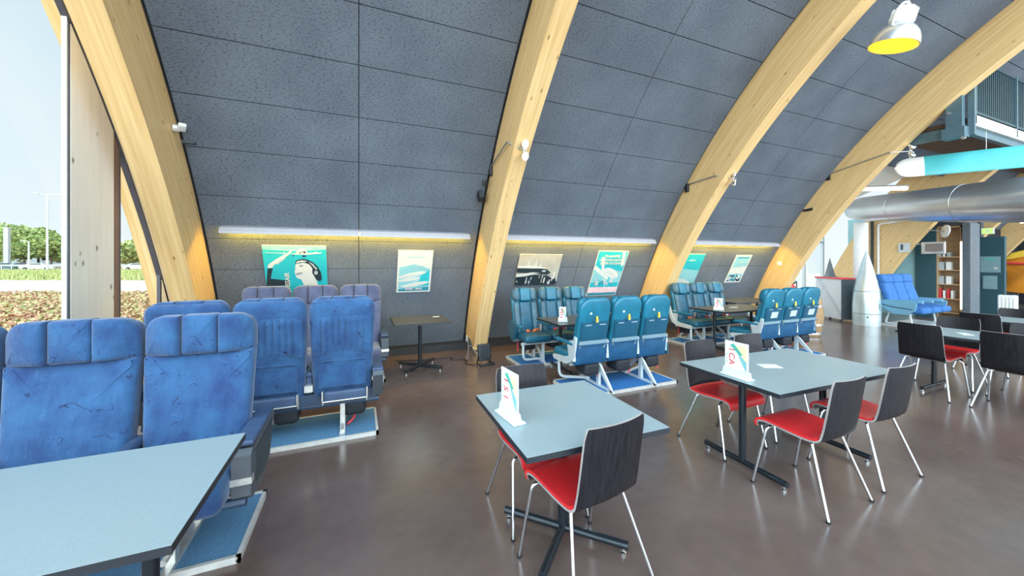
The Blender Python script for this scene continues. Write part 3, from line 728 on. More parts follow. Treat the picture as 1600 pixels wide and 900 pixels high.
# ---------------------------------------------------------------- tables
def table_top(root, w, d, mats, z=.74):
    m = MB(); t = .03; m.bx(-w/2, w/2, -d/2, d/2, z-t, z-.002, 1); top = m.build('tabletop', mats, root)
    l = MB(); l.bx(-w/2+.001, w/2-.001, -d/2+.001, d/2-.001, z-.0022, z); l.build('laminate_surface', mats[0], top)
def cross_table(name, label, loc, w, d, mats, rz=0, span=.74, brz=0):
    root = thing(name, label, 'table', loc, rz, 'dining tables'); table_top(root, w, d, mats)
    m = MB(); m.tube([(0, 0, .05), (0, 0, .71)], .026, 14); m.build('post', 'black_tube', root)
    pl = MB(); pl.bx(-.16, .16, -.16, .16, .703, .71); pl.build('mounting_plate', 'black_pl', root)
    for a in (45, -45):
        dx, dy = math.cos(R(a+brz))*span/2, math.sin(R(a+brz))*span/2
        f = MB(); f.tube([(-dx, -dy, .052), (dx, dy, .052)], .022, 12); b = f.build('foot_bar', 'black_tube', root)
        for s_ in (-1, 1):
            g = MB(); g.lathe([(.0, .0), (.016, .0), (.016, .012), (.007, .016), (.007, .04)], 10, 0, Matrix.Translation((s_*dx*.93, s_*dy*.93, 0))); g.build('glide', 'chrome', b)
    return root
def twin_table(name, label, loc, w, d, mats, rz=0):
    root = thing(name, label, 'table', loc, rz, 'dining tables'); table_top(root, w, d, mats)
    for sx_ in (-1, 1):
        x = sx_*(w/2-.21)
        m = MB(); m.tube([(x, 0, .05), (x, 0, .71)], .026, 14); m.bx(x-.05, x+.05, -d*.36, d*.36, .70, .71); m.build('post', 'black_tube', root)
        f = MB(); f.tube([(x, -d*.40, .052), (x, d*.40, .052)], .022, 12); b = f.build('foot_bar', 'black_tube', root)
        for s_ in (-1, 1):
            g = MB(); g.lathe([(.0, .0), (.016, .0), (.016, .012), (.007, .016), (.007, .04)], 10, 0, Matrix.Translation((x, s_*d*.37, 0))); g.build('glide', 'chrome', b)
    return root
LM = ['laminate', 'edge']; LF = ['laminate_far', 'edge']
cross_table('dining_table', 'square grey table with crossed black feet and one red chair at the front', (1.105, 1.87, 0), .82, .82, LM, R(-1.2))
twin_table('dining_table', 'long grey table with red chairs on both sides and a stand reading ICA', (3.26, 1.925, 0), 1.42, .83, LM, R(-1.6))
twin_table('dining_table', 'large grey table in the left foreground before the blue seats', (-1.245, 1.84, 0), 1.43, .80, LM, 0)
cross_table('side_table', 'small brown table on a crossed foot standing alone at the wall', (.85, 5.62, 0), .80, .78, LF, 0, .74, 3)
twin_table('dining_table', 'dark table between the two nearest teal seat rows', (3.24, 4.70, 0), 1.42, .72, LF, 0)
twin_table('dining_table', 'dark table between the two far teal seat rows', (6.50, 4.74, 0), 1.42, .76, LF, 0)
twin_table('dining_table', 'dark table at the far wall behind the placard seat row', (8.0, 5.62, 0), 1.42, .74, LF, 0)
twin_table('dining_table', 'grey table at the right edge amid dark-backed chairs', (6.72, 1.72, 0), 1.40, .80, LM, PI/2)
twin_table('dining_table', 'grey table far right, partly hidden behind a row of chair backs', (8.98, 1.82, 0), 1.40, .80, LM, PI/2)

# ---------------------------------------------------------------- cafe chairs
SP = spline([(.232, .402, 0), (.236, .428, 0), (.222, .450, 0), (.17, .461, 0), (.08, .455, 0), (-.02, .447, 0), (-.10, .446, 0), (-.155, .456, 0), (-.186, .482, 0), (-.200, .525, 0), (-.214, .61, 0), (-.234, .74, 0), (-.252, .86, 0)], 4)
def sheet(mb, pts, hw, off0, off1, mat_face=0, mat_edge=0, nx=8, bow=None):
    """bent sheet between normal offsets off0 and off1"""
    n = len(pts); N = []
    for i in range(n):
        a, b = pts[max(i-1, 0)], pts[min(i+1, n-1)]; d = (b-a).normalized(); N.append(Vector((-d.y, d.x))*-1)
    vs = []
    for off in (off0, off1):
        for i in range(n):
            for j in range(nx+1):
                t = -1+2*j/nx; h = hw(i/(n-1)); y = pts[i].x+N[i].x*off; z = pts[i].y+N[i].y*off
                bw_ = bow(i/(n-1)) if bow else 0
                vs.append((t*h, y+bw_*t*t, z))
    W = nx+1; S = n*W; fs = []; ms = []
    for i in range(n-1):
        for j in range(nx):
            a = i*W+j; fs += [(a, a+1, a+W+1, a+W), (S+a, S+a+W, S+a+W+1, S+a+1)]; ms += [mat_face, mat_face]
    for i in range(n-1):
        for j in (0, nx):
            a = i*W+j; fs.append((a, a+W, S+a+W, S+a)); ms.append(mat_edge)
    for j in range(nx):
        for i in (0, n-1):
            a = i*W+j; fs.append((a, a+1, S+a+1, S+a)); ms.append(mat_edge)
    mb.add(vs, fs, ms)
def make_chair(label):
    root = thing('cafe_chair', label, 'chair', (0, 0, 0), 0, 'red seated cafe chairs')
    hw = lambda t: .205-.012*max(0, (t-.55)/.45)-.01*max(0, 1-t/.1)-(.012*max(0, (t-.96)/.04))
    bow = lambda t: .028*max(0, min(1, (t-.5)/.2))
    m = MB(); sheet(m, SP, hw, 0, -.012, 0, 1, bow=bow); m.build('shell', ['wenge', 'ply_edge'], root, ang=40)
    k = int(len(SP)*.62)
    p = MB(); sheet(p, SP[:k], lambda t: .204-.008*max(0, 1-t/.1), .016, .0005, 0, 0, bow=lambda t: .014*max(0, (t-.8)/.2)); p.build('seat_pad', 'red', root, ang=50)
    s_ = MB(); s_.tube([(-.15, .13, .432), (.15, .13, .432)], .009); s_.tube([(-.16, -.09, .424), (.16, -.09, .424)], .009); s_.tube([(-.15, .13, .432), (-.16, -.09, .424)], .009); s_.tube([(.15, .13, .432), (.16, -.09, .424)], .009)
    s_.build('seat_frame', 'chrome', root)
    for sx_ in (-1, 1):
        for (pts) in ([(sx_*.13, .14, .432), (sx_*.225, .15, .428), (sx_*.255, .23, .006)], [(sx_*.13, -.09, .424), (sx_*.17, -.10, .42), (sx_*.255, -.235, .006)]):
            l = MB(); l.tube(fillet(pts, .035, 4), .0095, 10); leg = l.build('leg', 'chrome', root)
            c = MB(); c.tube([(pts[-1][0], pts[-1][1], 0), (pts[-1][0], pts[-1][1], .014)], .013, 10); c.build('foot_cap', 'black_pl', leg)
    return root
CH = [
 (1.09, 1.63, 8, 'red chair in the front, pushed under the near side of the square table'),
 (1.075, 2.17, 180, 'red chair on the far side of the square table, behind its menu stand'),
 (2.91, 1.56, 1, 'red chair at the near side of the long table, closer to its stand'),
 (3.63, 1.58, -1, 'red chair at the near side of the long table, by its right end'),
 (2.98, 2.29, 180, 'red chair on the far side of the long table, beside the ICA stand'),
 (3.68, 2.31, 178, 'chair mostly hidden behind the long table, before the placard seat row'),
 (6.46, 2.17, -92, 'chair with red seat showing, dark back turned to us, left end of the right-hand table'),
 (6.48, 1.52, -90, 'dark chair back cut off by the right edge of the picture'),
 (7.20, 2.22, 90, 'pale-lit chair back on the far side of the right-hand table'),
 (7.20, 1.60, 90, 'pale chair back just showing at the right picture edge'),
 (8.50, 2.27, -90, 'dark chair back behind the pale-lit one, at the far right table'),
 (9.36, 2.24, 90, 'furthest pale chair back, beyond the far right table'),
]
ch0 = None
for x, y, a, lb in CH:
    if ch0 is None: ch0 = make_chair(lb); c = ch0; c.location = (x, y, 0); c.rotation_euler = (0, 0, R(a))
    else: c = copy_tree(ch0, (x, y, 0), R(a), lb)

# ---------------------------------------------------------------- menu stands and papers on the tables
def menu_stand(label, loc, rz, txt, w=.19, h=.25, tab=True):
    root = thing('menu_stand', label, 'menu stand', loc, rz, 'menu stands')
    # card stands along local x, faces -y
    b = MB(); b.rbox((0, .0, .006), (w+.045, .075, .011), .005)
    b.prism([(-.036, .010), (-.012, .018), (-.004, .06), (.004, .06), (.014, .018), (.036, .010)], lambda u, v, w_: (w_, u, v), -(w+.03)/2, (w+.03)/2); b.build('stand_base', 'acrylic', root)
    c = MB(); c.bx(-w/2, w/2, -.003, .003, .02, h+.012); card = c.build('card', 'card', root)
    p = MB()
    fn = lambda u, v, w_: (u, w_, v)
    p.prism([(-.02, h*.95), (w*.45, h*.95), (w*.45, h*.45), (w*.12, h*.62)], fn, -.0036, -.003, 1)
    p.prism([(-w*.28, h*.93), (-w*.1, h*.99), (w*.28, h*.70), (w*.16, h*.66)], fn, -.0042, -.003, 0)
    p.prism([(w*.02, h*.78), (w*.44, h*.5), (w*.44, h*.20), (w*.25, h*.42)], fn, -.0040, -.003, 2)
    for q in range(3):
        p.prism([(-w*.46, h*(.62-.12*q)), (-w*.40, h*(.66-.12*q)), (-w*.40, h*(.60-.12*q))], fn, -.0040, -.003, 0)
    p.build('printed_picture', ['print_green', 'print_cream', 'print_cyan2'], card)
    t = MB(); n = len(txt)
    for q, ch_ in enumerate(txt):
        T = Matrix.Translation((-w*.20, -.0048, h*(.80-.19*q))) @ Matrix.Rotation(PI/2, 4, 'X') @ Matrix.Rotation(-PI/2, 4, 'Z')
        text_mesh(t, ch_, .068, T)
    t.build('lettering', 'print_red', card)
    return root
menu_stand('white menu stand with red letters ISI on the square table', (.775, 1.885, .74), R(-84), 'ISI')
menu_stand('white menu stand with red letters ICA on the long table', (2.625, 1.89, .74), R(-93), 'ICA')
menu_stand('small menu stand on the table between the nearest teal rows', (2.72, 4.60, .74), R(-25), 'MENU', .10, .20)
menu_stand('small menu stand on the table between the far teal rows', (5.95, 4.62, .74), R(-50), 'MENU', .13, .20)
def leaflet(label, x, y, z, rz, w=.14, d=.09):
    m = MB(); m.bx(-w/2, w/2, -d/2, d/2, 0, .0025); o = m.build('leaflet', 'card', None, (x, y, z)); o.rotation_euler = (0, 0, rz)
    tag(o, label, 'leaflet', 'leaflets on the tables')
    p = MB()
    for k in range(4): p.bx(-w*.4, w*.4, -d*.36+k*d*.2, -d*.28+k*d*.2, .0025, .0031)
    p.build('print', 'print_grey', o)
leaflet('grey printed leaflet lying in the middle of the long table', 3.15, 1.98, .74, R(-25), .15, .10)
leaflet('small white leaflet on the small table at the wall', 1.12, 5.78, .74, R(3), .10, .07)
leaflet('pale leaflet on the dark table between the far teal rows', 6.55, 4.78, .74, R(-6), .16, .08)
leaflet('white leaflet on the right-hand table between chair backs', 6.70, 1.95, .74, R(40), .16, .09)

# ---------------------------------------------------------------- posters
def poster(label, x0, x1, z0, z1, base, shapes, texts=(), border=0, bord='print_white'):
    """flat board on the leaning wall; shapes in 0..1 coordinates (u right, v up)"""
    zc = (z0+z1)/2; th = on(CO, z=zc); y, z = pt(CO, th, -.020); w = x1-x0
    up = Vector((0, -math.sin(th), math.cos(th))); nrm = Vector((0, -math.cos(th), -math.sin(th)))
    h = (z1-z0)/math.cos(th)
    T = Matrix(((1, 0, 0, (x0+x1)/2), (0, up.y, nrm.y, y), (0, up.z, nrm.z, z), (0, 0, 0, 1)))
    b = MB(); b.bx(-w/2, w/2, -h/2, h/2, -.008, .006); o = b.build('poster', bord); o.matrix_world = T
    tag(o, label, 'poster', 'airline posters')
    w2, h2 = w-2*border, h-2*border
    a = MB(); names = []
    def mi(nm):
        if nm not in names: names.append(nm)
        return names.index(nm)
    fn = lambda u, v, q: ((u-.5)*w2, (v-.5)*h2, q)
    lv = .0062
    a.prism([(0, 0), (1, 0), (1, 1), (0, 1)], fn, .0061, lv+.0004, mi(base))
    for k, (nm, poly) in enumerate(shapes):
        lv += .0004
        if len(poly) == 5 and poly[0] == 'e':
            _, cx, cy, rx, ry = poly; poly = [(cx+rx*math.cos(2*PI*i/24), cy+ry*math.sin(2*PI*i/24)) for i in range(24)]
        elif len(poly) == 6 and poly[0] == 'e':
            _, cx, cy, rx, ry, an = poly; asp = h2/w2
            poly = [(cx+rx*math.cos(2*PI*i/24)*math.cos(an)-ry*math.sin(2*PI*i/24)*math.sin(an)*asp, cy+(rx*math.cos(2*PI*i/24)*math.sin(an)/asp+ry*math.sin(2*PI*i/24)*math.cos(an))) for i in range(24)]
        a.prism(poly, fn, .0064, lv+.0004, mi(nm))
    lv += .0008
    for (txt, size, u, v, rot, nm) in texts:
        text_mesh(a, txt, size*h, Matrix.Translation(fn(u, v, lv)) @ Matrix.Rotation(rot, 4, 'Z'), mi(nm), ext=.0008, bold=.0015)
    a.build('print', names, o, recalc=True)
    return o
sky_ = [('print_cyan2', [(0, .82), (1, .82), (1, 1), (0, 1)])]
poster('turquoise poster of a woman waving at an airliner, above the grey-blue seats', -1.23, -.44, 1.02, 1.845, 'print_cyan', [('print_cyan2', [(0, .93), (.5, .90), (1, .94), (1, 1), (0, 1)]),
    ('print_white', [(.05, .62), (.12, .62), (.17, .69), (.29, .77), (.38, .83), (.43, .88), (.455, .92), (.43, .93), (.40, .895), (.33, .85), (.20, .77), (.10, .70), (.06, .66)]), ('print_grey', [(.17, .69), (.29, .76), (.34, .80), (.33, .77), (.20, .675)]),
    ('print_black', [(.05, .61), (.13, .61), (.08, .43), (.36, .39), (.36, .30), (.0, .30)]),
    ('print_grey', [(.04, .885), (.33, .868), (.33, .86), (.04, .875)]), ('print_white', [(.25, .875), (.31, .87), (.335, .90), (.34, .865)]),
    ('print_white', [(.38, .865), (.50, .865), (.53, .91), (.585, .955), (.64, .955), (.68, .92), (.69, .875), (.92, .885), (.92, .87), (.70, .85), (.52, .848)]), ('print_black', [(.55, .868), (.58, .895), (.66, .91), (.67, .885), (.63, .862)]), ('print_white', ['e', .61, .878, .025, .016]), ('print_pink', ['e', .61, .94, .02, .008]),
    ('print_black', [(.455, .845), (.47, .845), (.47, .815), (.455, .815)]), ('print_black', [(.61, .835), (.66, .835), (.66, .81), (.61, .81)]), ('print_white', ['e', .83, .880, .04, .014]),
    ('print_white', [(.49, .675), (.478, .61), (.485, .59), (.462, .55), (.475, .53), (.468, .508), (.482, .49), (.485, .45), (.52, .425), (.565, .41), (.60, .30), (.84, .30), (.80, .45), (.77, .52), (.76, .62), (.70, .69), (.60, .705)]),
    ('print_black', [(.485, .685), (.50, .745), (.55, .765), (.62, .775), (.70, .755), (.78, .71), (.85, .635), (.895, .54), (.91, .42), (.88, .37), (.81, .40), (.785, .46), (.752, .525), (.758, .61), (.71, .68), (.64, .712), (.56, .71)]),
    ('print_white', [(.50, .695), (.515, .735), (.60, .752), (.68, .738), (.64, .722), (.56, .722)]), ('print_grey', [(.70, .73), (.77, .69), (.84, .60), (.82, .58), (.76, .66)]), ('print_grey', ['e', .815, .53, .03, .035]),
    ('print_black', [(.486, .515), (.53, .528), (.60, .535), (.56, .512), (.505, .495)]), ('print_white', [(.505, .515), (.55, .524), (.55, .516), (.51, .507)]), ('print_black', [(.545, .652), (.58, .662), (.61, .652), (.58, .645)]), ('print_grey', [(.53, .675), (.58, .69), (.64, .68), (.58, .682)]), ('print_grey', [(.478, .552), (.495, .56), (.49, .548)])],
    [('SWISSAIR', .095, .345, .34, PI/2, 'print_white')])
clouds = [('print_white', [(0, .25), (.5, .16), (1, .24), (1, 0), (0, 0)])]
poster('pale framed poster of airliners above clouds, over the small wall table', .57, 1.12, 1.105, 1.795, 'print_cyan2', [
    ('print_white', [(0, .62), (.5, .70), (1, .58), (1, 1), (0, 1)]), ('print_cyan2', [(.22, .86), (.84, .86), (.84, .885), (.22, .885)]), ('print_cyan', [(.6, .12), (1, .14), (1, .55), (.7, .40)]),
    ('print_white', ['e', .42, .42, .46, .055, .22]), ('print_grey', ['e', .42, .405, .40, .012, .22]), ('print_white', ['e', .35, .30, .36, .04, .15]), ('print_grey', [(.45, .245), (.72, .29), (.72, .28), (.45, .235)]),
    ('print_grey', [(.48, .63), (.88, .70), (.86, .685), (.5, .62)]), ('print_white', ['e', .55, .17, .45, .05, .2]), ('print_teal', [(0, 0), (1, 0), (1, .10), (0, .05)])],
    [('PARIS', .05, .16, .12, 0, 'print_white'), ('BUSER - UBAG', .055, .5, .05, 0, 'print_pink')], border=.03)
import_rng = random.Random(3)
city = []
for k in range(46):
    u = .02+.96*import_rng.random(); v0 = .02+.22*import_rng.random(); s_ = .012+.02*import_rng.random(); hh = .03+.16*import_rng.random()
    city.append((import_rng.choice(['print_white', 'print_grey', 'print_black', 'print_black']), [(u, v0), (u+s_, v0), (u+s_, v0+hh), (u, v0+hh)]))
poster('black and white photograph of a propeller airliner over a city', 2.67, 3.55, 1.175, 1.75, 'photo_grey', [
    ('print_black', [(0, 0), (1, 0), (1, .12), (.75, .30), (.45, .34), (0, .28)])]+[
    ('print_grey', [(.20, .62), (.235, .88), (.27, .62)]), ('print_grey', [(.37, .62), (.41, .90), (.45, .62)]), ('print_grey', [(.5, .62), (.53, .78), (.55, .62)])]+city+[
    ('print_black', [(0, .58), (0, .44), (.35, .40), (.72, .36), (.80, .42), (.70, .52), (.55, .56), (.2, .58)]), ('print_white', [(0, .62), (.5, .60), (.66, .56), (.3, .57), (0, .58)]),
    ('print_white', [(0, .36), (.35, .44), (.52, .42), (.2, .31), (0, .29)]), ('print_grey', ['e', .62, .48, .05, .03])])
sk = []
for k in range(26):
    u = .12+.8*import_rng.random(); v0 = .20+.10*import_rng.random(); s_ = .02+.02*import_rng.random()
    sk.append((import_rng.choice(['print_teal', 'print_cyan', 'print_white', 'print_pink']), [(u, v0), (u+s_, v0), (u+s_, v0+.04+.09*import_rng.random()), (u, v0+.04)]))
poster('teal and pink airline poster with a big white aircraft, right of the photograph', 4.35, 5.09, .90, 1.83, 'print_cyan', [
    ('print_cyan2', [(0, .30), (1, .30), (1, .55), (.5, .62), (0, .55)]), ('print_white', [(0, .60), (.5, .38), (.6, .38), (.5, .46), (.05, .68), (0, .68)]), ('print_white', [(.12, .88), (.24, .88), (.38, .5), (.30, .5)]), ('print_white', [(.80, 1), (.92, 1), (.98, .72), (.90, .66)]),
    ('print_white', ['e', .62, .52, .30, .09, -.45]), ('print_grey', ['e', .62, .485, .24, .012, -.45]), ('print_grey', ['e', .60, .54, .24, .008, -.45]), ('print_pink', [(0, .06), (1, .06), (1, .19), (0, .19)]), ('print_teal', [(0, 0), (1, 0), (1, .055), (0, .055)]),
    ('print_white', ['e', .55, .125, .10, .045]), ('print_pink', ['e', .55, .125, .08, .035])]+sk,
    [('Presenting', .085, .48, .91, .05, 'print_white'), ('NATIONS HIGHEST', .068, .5, .82, 0, 'print_white'), ('SUPER-SKYLINER', .070, .5, .745, 0, 'print_white')], border=.015)
poster('plain turquoise poster fading to white, partly behind an arch', 6.55, 7.29, 1.10, 1.785, 'print_cyan', [
    ('print_cyan2', [(0, 0), (1, 0), (1, .45), (0, .55)]), ('print_white', [(.0, 0), (.9, 0), (.55, .16), (.2, .20), (0, .12)]), ('print_cyan2', [(.80, .0), (.86, .0), (.96, .5), (.94, .5)]), ('print_white', [(.42, .80), (.68, .81), (.68, .79), (.42, .78)]), ('print_white', [(.5, .82), (.55, .82), (.54, .77), (.51, .77)])])
crowd = []
for k in range(40):
    u = .04+.9*import_rng.random(); v0 = .03+.25*import_rng.random()**1.5
    crowd.append((import_rng.choice(['print_teal', 'print_black', 'print_pink']), ['e', u, v0, .03+.03*import_rng.random(), .03]))
poster('narrow white-bordered poster of a crowd below a pale sky, furthest right', 8.33, 8.89, 1.095, 1.77, 'print_cyan2', [('print_white', [(0, .3), (1, .3), (1, .62), (0, .55)]), ('print_teal', [(.1, .93), (.9, .93), (.9, .97), (.1, .97)]), ('print_grey', ['e', .5, .78, .14, .02, .3])]+crowd, border=.035)

# ---------------------------------------------------------------- wall light bars
for i, (xa, xb) in enumerate(((-1.64, 1.66), (2.28, 5.56), (6.24, 9.50))):
    root = thing('wall_light_bar', ['white light bar with yellow glow over the turquoise woman poster and the small table', 'white light bar with yellow glow over the aircraft photograph and the teal poster', 'white light bar with yellow glow over the narrow bordered poster'][i], 'wall light', ((xa+xb)/2, 5.84, 2.0), 0, 'wall light bars')
    L = (xb-xa)/2; g = MB()
    for (a, b) in ((-L, .0-.003), (.003, L)): g.prism([(.05, .10), (-.10, .05), (-.13, .0), (-.13, -.03), (-.115, -.03), (-.09, .02), (.03, .06)], lambda u, v, w_: (w_, u, v), a, b)
    g.build('housing', 'white_bar', root, ang=25)
    e = MB(); e.prism([(-.085, .012), (-.055, .022), (-.055, .014), (-.085, .004)], lambda u, v, w_: (w_, u, v), -L+.03, L-.03); e.build('led_strip', 'led', root)

# ---------------------------------------------------------------- spotlights on arms, speakers, sensors
def spot(label, base, elbow, head, aim, lit=14, both=True):
    root = thing('arm_spotlight', label, 'spotlight', base, 0, 'arm spotlights')
    B = Vector(base); e = Vector(elbow)-B; h = Vector(head)-B; aim = Vector(aim).normalized()
    a = MB(); a.rbox((0, 0, 0), (.05, .08, .16), .012); a.build('wall_bracket', 'black_pl', root)
    t = MB(); t.tube([(0, -.03, .06), e], .011, 8); t.lathe([(0, -.018), (.018, 0), (0, .018)], 10, 0, Matrix.Translation(e)); t.tube([e, h], .008, 8); t.build('arm', 'steel', root)
    hd = MB(); side = aim.cross(Vector((1, 0, 0))).normalized(); q = aim.to_track_quat('Z', 'Y').to_matrix().to_4x4()
    for s_ in (-1, 1):
        pz = Vector((0, 0, 1))*.075*s_
        hd.tube([h, h+pz*.9+aim*.0], .007, 6)
    hd.tube([h-aim*.03, h+aim*.05], .008, 6); hd.tube(spline([h, h+Vector((-.03, -.02, -.06)), h+Vector((.0, -.03, -.10)), h+Vector((0, 0, -.075))]), .003, 5)
    hb = hd.build('yoke', 'chrome', root)
    for s_ in (-1, 1):
        c = h+Vector((0, 0, .078*s_)); T = Matrix.Translation(c) @ q
        m = MB(); m.lathe([(.012, -.06), (.024, -.05), (.034, -.02), (.056, .015), (.060, .03), (.054, .03), (.05, .018)], 18, 0, T, caps=False); hh = m.build('lamp_head', 'chrome', root)
        b = MB(); b.lathe([(0, .020), (.03, .022), (.050, .020), (.050, .016), (0, .014)], 18, 0, T); b.build('lamp_lens', 'bulb', hh)
spot('twin spotlight on a bent arm fixed to the second arch, left of the teal rows', (1.835, 5.22, 2.98), (1.81, 4.50, 3.19), (1.98, 4.33, 3.06), (.35, -1, -.35))
spot('twin spotlight on a straight arm fixed to the third arch', (5.795, 5.17, 3.02), (5.79, 4.56, 3.12), (5.98, 4.36, 3.05), (.6, -1, -.4))
spot('twin spotlight on a straight arm fixed to the fourth arch, beside the turquoise blade', (9.75, 4.85, 3.52), (9.74, 3.82, 3.78), (10.03, 3.60, 3.78), (.75, -.5, -.8))
# small things fixed near the arches
def speaker(label, loc, rx):
    m = MB(); m.rbox((0, 0, 0), (.085, .11, .16), .02); o = m.build('wall_speaker', 'black_pl', None, loc, ang=50); o.rotation_euler = (rx, 0, 0); tag(o, label, 'speaker')
    g = MB(); g.rbox((0, -.056, 0), (.07, .01, .14), .004); g.build('speaker_grille', 'charcoal', o); b = MB(); b.bx(-.012, .012, .04, .11, -.02, .02); b.build('bracket', 'black_pl', o)
speaker('black speaker box on the boards left of the second arch', (1.735, 5.40, 2.62), R(-35))
m = MB(); m.rbox((0, 0, 0), (.06, .05, .08), .008); m.tube([(-.0, -.03, 0), (0, -.055, -.01)], .014); o = m.build('security_camera', 'black_pl', None, (1.76, 5.27, 2.80)); tag(o, 'small black camera above the black speaker box', 'camera')
m = MB(); m.rbox((0, 0, 0), (.07, .06, .05), .012); m.rbox((0.04, -.05, -.02), (.07, .10, .045), .015); o = m.build('motion_sensor', 'white_pl', None, (-1.82, 5.05, 3.05)); o.rotation_euler = (R(-30), 0, R(25)); tag(o, 'small white sensor on the left arch near the boards', 'sensor')
m = MB(); m.rbox((0, 0, 0), (.12, .05, .035), .008); o = m.build('cable_box', 'charcoal', None, (-1.74, 5.13, 2.93)); tag(o, 'dark cable box just below the white sensor', 'box')
m = MB(); m.tube([(0, 0, 0), (.0, -.13, .015)], .03, 12); m.rbox((0, .03, 0), (.05, .06, .05), .01); o = m.build('security_camera', 'black_pl', None, (9.765, 5.30, 2.82)); tag(o, 'short black camera on the fourth arch, facing the hall', 'camera')
m = MB(); m.rbox((0, 0, 0), (.02, .10, .10), .006); o = m.build('thermostat', 'white_pl', None, (9.768, 5.90, 1.56)); tag(o, 'small white square switch on the fourth arch', 'switch')
o = None
# cables and heater at the foot of the second arch
root = thing('fan_heater', 'black ribbed floor heater at the foot of the second arch', 'heater', (1.83, 5.42, 0), R(8))
m = MB(); T = Matrix.Rotation(R(-14), 4, 'X')
m.rbox((0, .02, .19), (.21, .05, .26), .015, T=T); b = m.build('body', 'black_pl', root)
g = MB()
for k in range(9): g.rbox((-.08+k*.02, -.012, .20), (.010, .02, .20), .004, T=T, seg=1, flat=1)
g.build('grille', 'charcoal', b)
st = MB(); st.tube(fillet([(-.11, -.08, .015), (-.11, .10, .015), (-.11, .03, .14)], .02), .010); st.tube(fillet([(.11, -.08, .015), (.11, .10, .015), (.11, .03, .14)], .02), .010); st.rbox((0, -.06, .02), (.25, .035, .03), .01); st.build('stand', 'black_pl', root)
m = MB(); m.tube(spline([(1.70, 5.46, .012), (1.60, 5.50, .008), (1.55, 5.62, .008), (1.62, 5.74, .008), (1.52, 5.86, .008), (1.38, 5.90, .008), (1.44, 6.0, .008), (1.25, 6.02, .008), (.95, 6.04, .008), (.55, 6.20, .008)], 6), .007, 6); o = m.build('power_cable', 'black_pl'); tag(o, 'thin black cable running on the floor along the wall to the heater', 'cable')

# ---------------------------------------------------------------- pendant lamp
P0 = dep(1400, 58, 4.6)
root = thing('pendant_lamp', 'aluminium dome pendant lamp with yellow lit inside, tilted, at the top', 'lamp', P0); root.rotation_euler = (R(14), R(6), 0)
prof = [(.235, -.11), (.245, -.11), (.243, -.09), (.232, -.03), (.205, .04), (.16, .10), (.11, .135), (.09, .14)]
m = MB(); m.lathe(prof+[(.085, .135), (.105, .128), (.155, .092), (.198, .035), (.225, -.03), (.235, -.11)], 40, caps=False); m.build('lamp_shade', 'lamp_alu', root, ang=50)
m = MB(); m.lathe([(.229, -.108), (.219, -.03), (.193, .03), (.15, .086), (.10, .12), (.0, .122)], 36, caps=False); m.build('reflector', 'lamp_in', root, ang=60)
m = MB(); m.lathe([(.0, .10), (.03, .09), (.045, .05), (.04, .01), (.0, -.01)], 16); m.build('bulb', 'bulb', root)
m = MB(); m.lathe([(.10, .14), (.115, .15), (.115, .19), (.11, .30), (.085, .34), (.0, .345)], 28)
for k in range(20):
    a = 2*PI*k/20; m.bx(.108, .122, -.004, .004, .18, .31, 0, Matrix.Rotation(a, 4, 'Z'))
m.build('gear_housing', 'white_pl', root)
m = MB(); m.tube(spline([(-.155, 0, .09), (-.16, 0, .20), (-.12, 0, .33), (0, 0, .40), (.12, 0, .33), (.16, 0, .20), (.155, 0, .09)], 5), .014, 8); m.build('bracket', 'white_pl', root)
m = MB(); m.tube([(0, 0, .39), (0, .05, 2.3)], .006, 6); m.build('suspension_rod', 'steel', root)
pl = bpy.data.lights.new('pendant_light', 'SPOT'); po = bpy.data.objects.new('pendant_light', pl); C.objects.link(po); po.location = P0+Vector((0, -.02, -.06)); pl.energy = 60; pl.color = (1, .75, .35); pl.spot_size = R(120); pl.shadow_soft_size = .08

# ---------------------------------------------------------------- upper gallery
ED = 2.87
m = MB(); m.bx(10.15, 30, ED, 4.0, 4.12, 4.20); m.bx(10.15, 30, ED-.03, ED+.02, 4.05, 4.24, 1)
for zz in (3.92,): m.bx(10.15, 30, ED+.02, ED+.10, zz, 4.06, 2)
m.bx(10.12, 10.22, ED, 4.3, 3.92, 4.10, 2)
o = m.build('gallery_floor', ['deck_brown', 'deck_white', 'steelblue']); tag(o, kind='structure')
root = thing('gallery_railing', 'dark metal railing with upright bars along the upper gallery', 'railing', (10.2, ED, 4.24))
for zz in (.06, 1.02):
    m = MB(); m.bx(0, 18, -.02, .02, zz-.02, zz+.02); m.build('rail', 'rail', root)
for k in range(10):
    m = MB(); m.bx(k*1.9, k*1.9+.05, -.03, .03, -.15, 1.05); m.build('post', 'steelblue', root)
b = MB()
for k in range(180): b.bx(.06+k*.09, .10+k*.09, -.008, .008, .08, 1.0)
b.build('baluster_infill', 'rail', root)
root = thing('hanger_bracket', 'blue-grey steel hanger bolted under the fourth arch at the gallery corner', 'bracket', (9.98, 3.02, 4.0))
m = MB(); m.bx(-.06, .06, -.10, .10, -.12, .75); m.bx(-.10, .10, -.14, .14, -.16, .02); m.build('hanger_plate', 'steelblue', root)
m = MB(); m.bx(.10, .16, -.20, -.12, -.12, .85); m.build('strap', 'steelblue', root)
m = MB()
for yy, zz in ((-.05, .62), (.05, .30), (-.12, -.19)): m.lathe([(0, 0), (.03, 0), (.03, .04), (0, .04)], 6, 0, Matrix.Translation((-.09, yy, zz)) @ Matrix.Rotation(PI/2, 4, 'Y'))
m.build('bolt', 'steel', root)

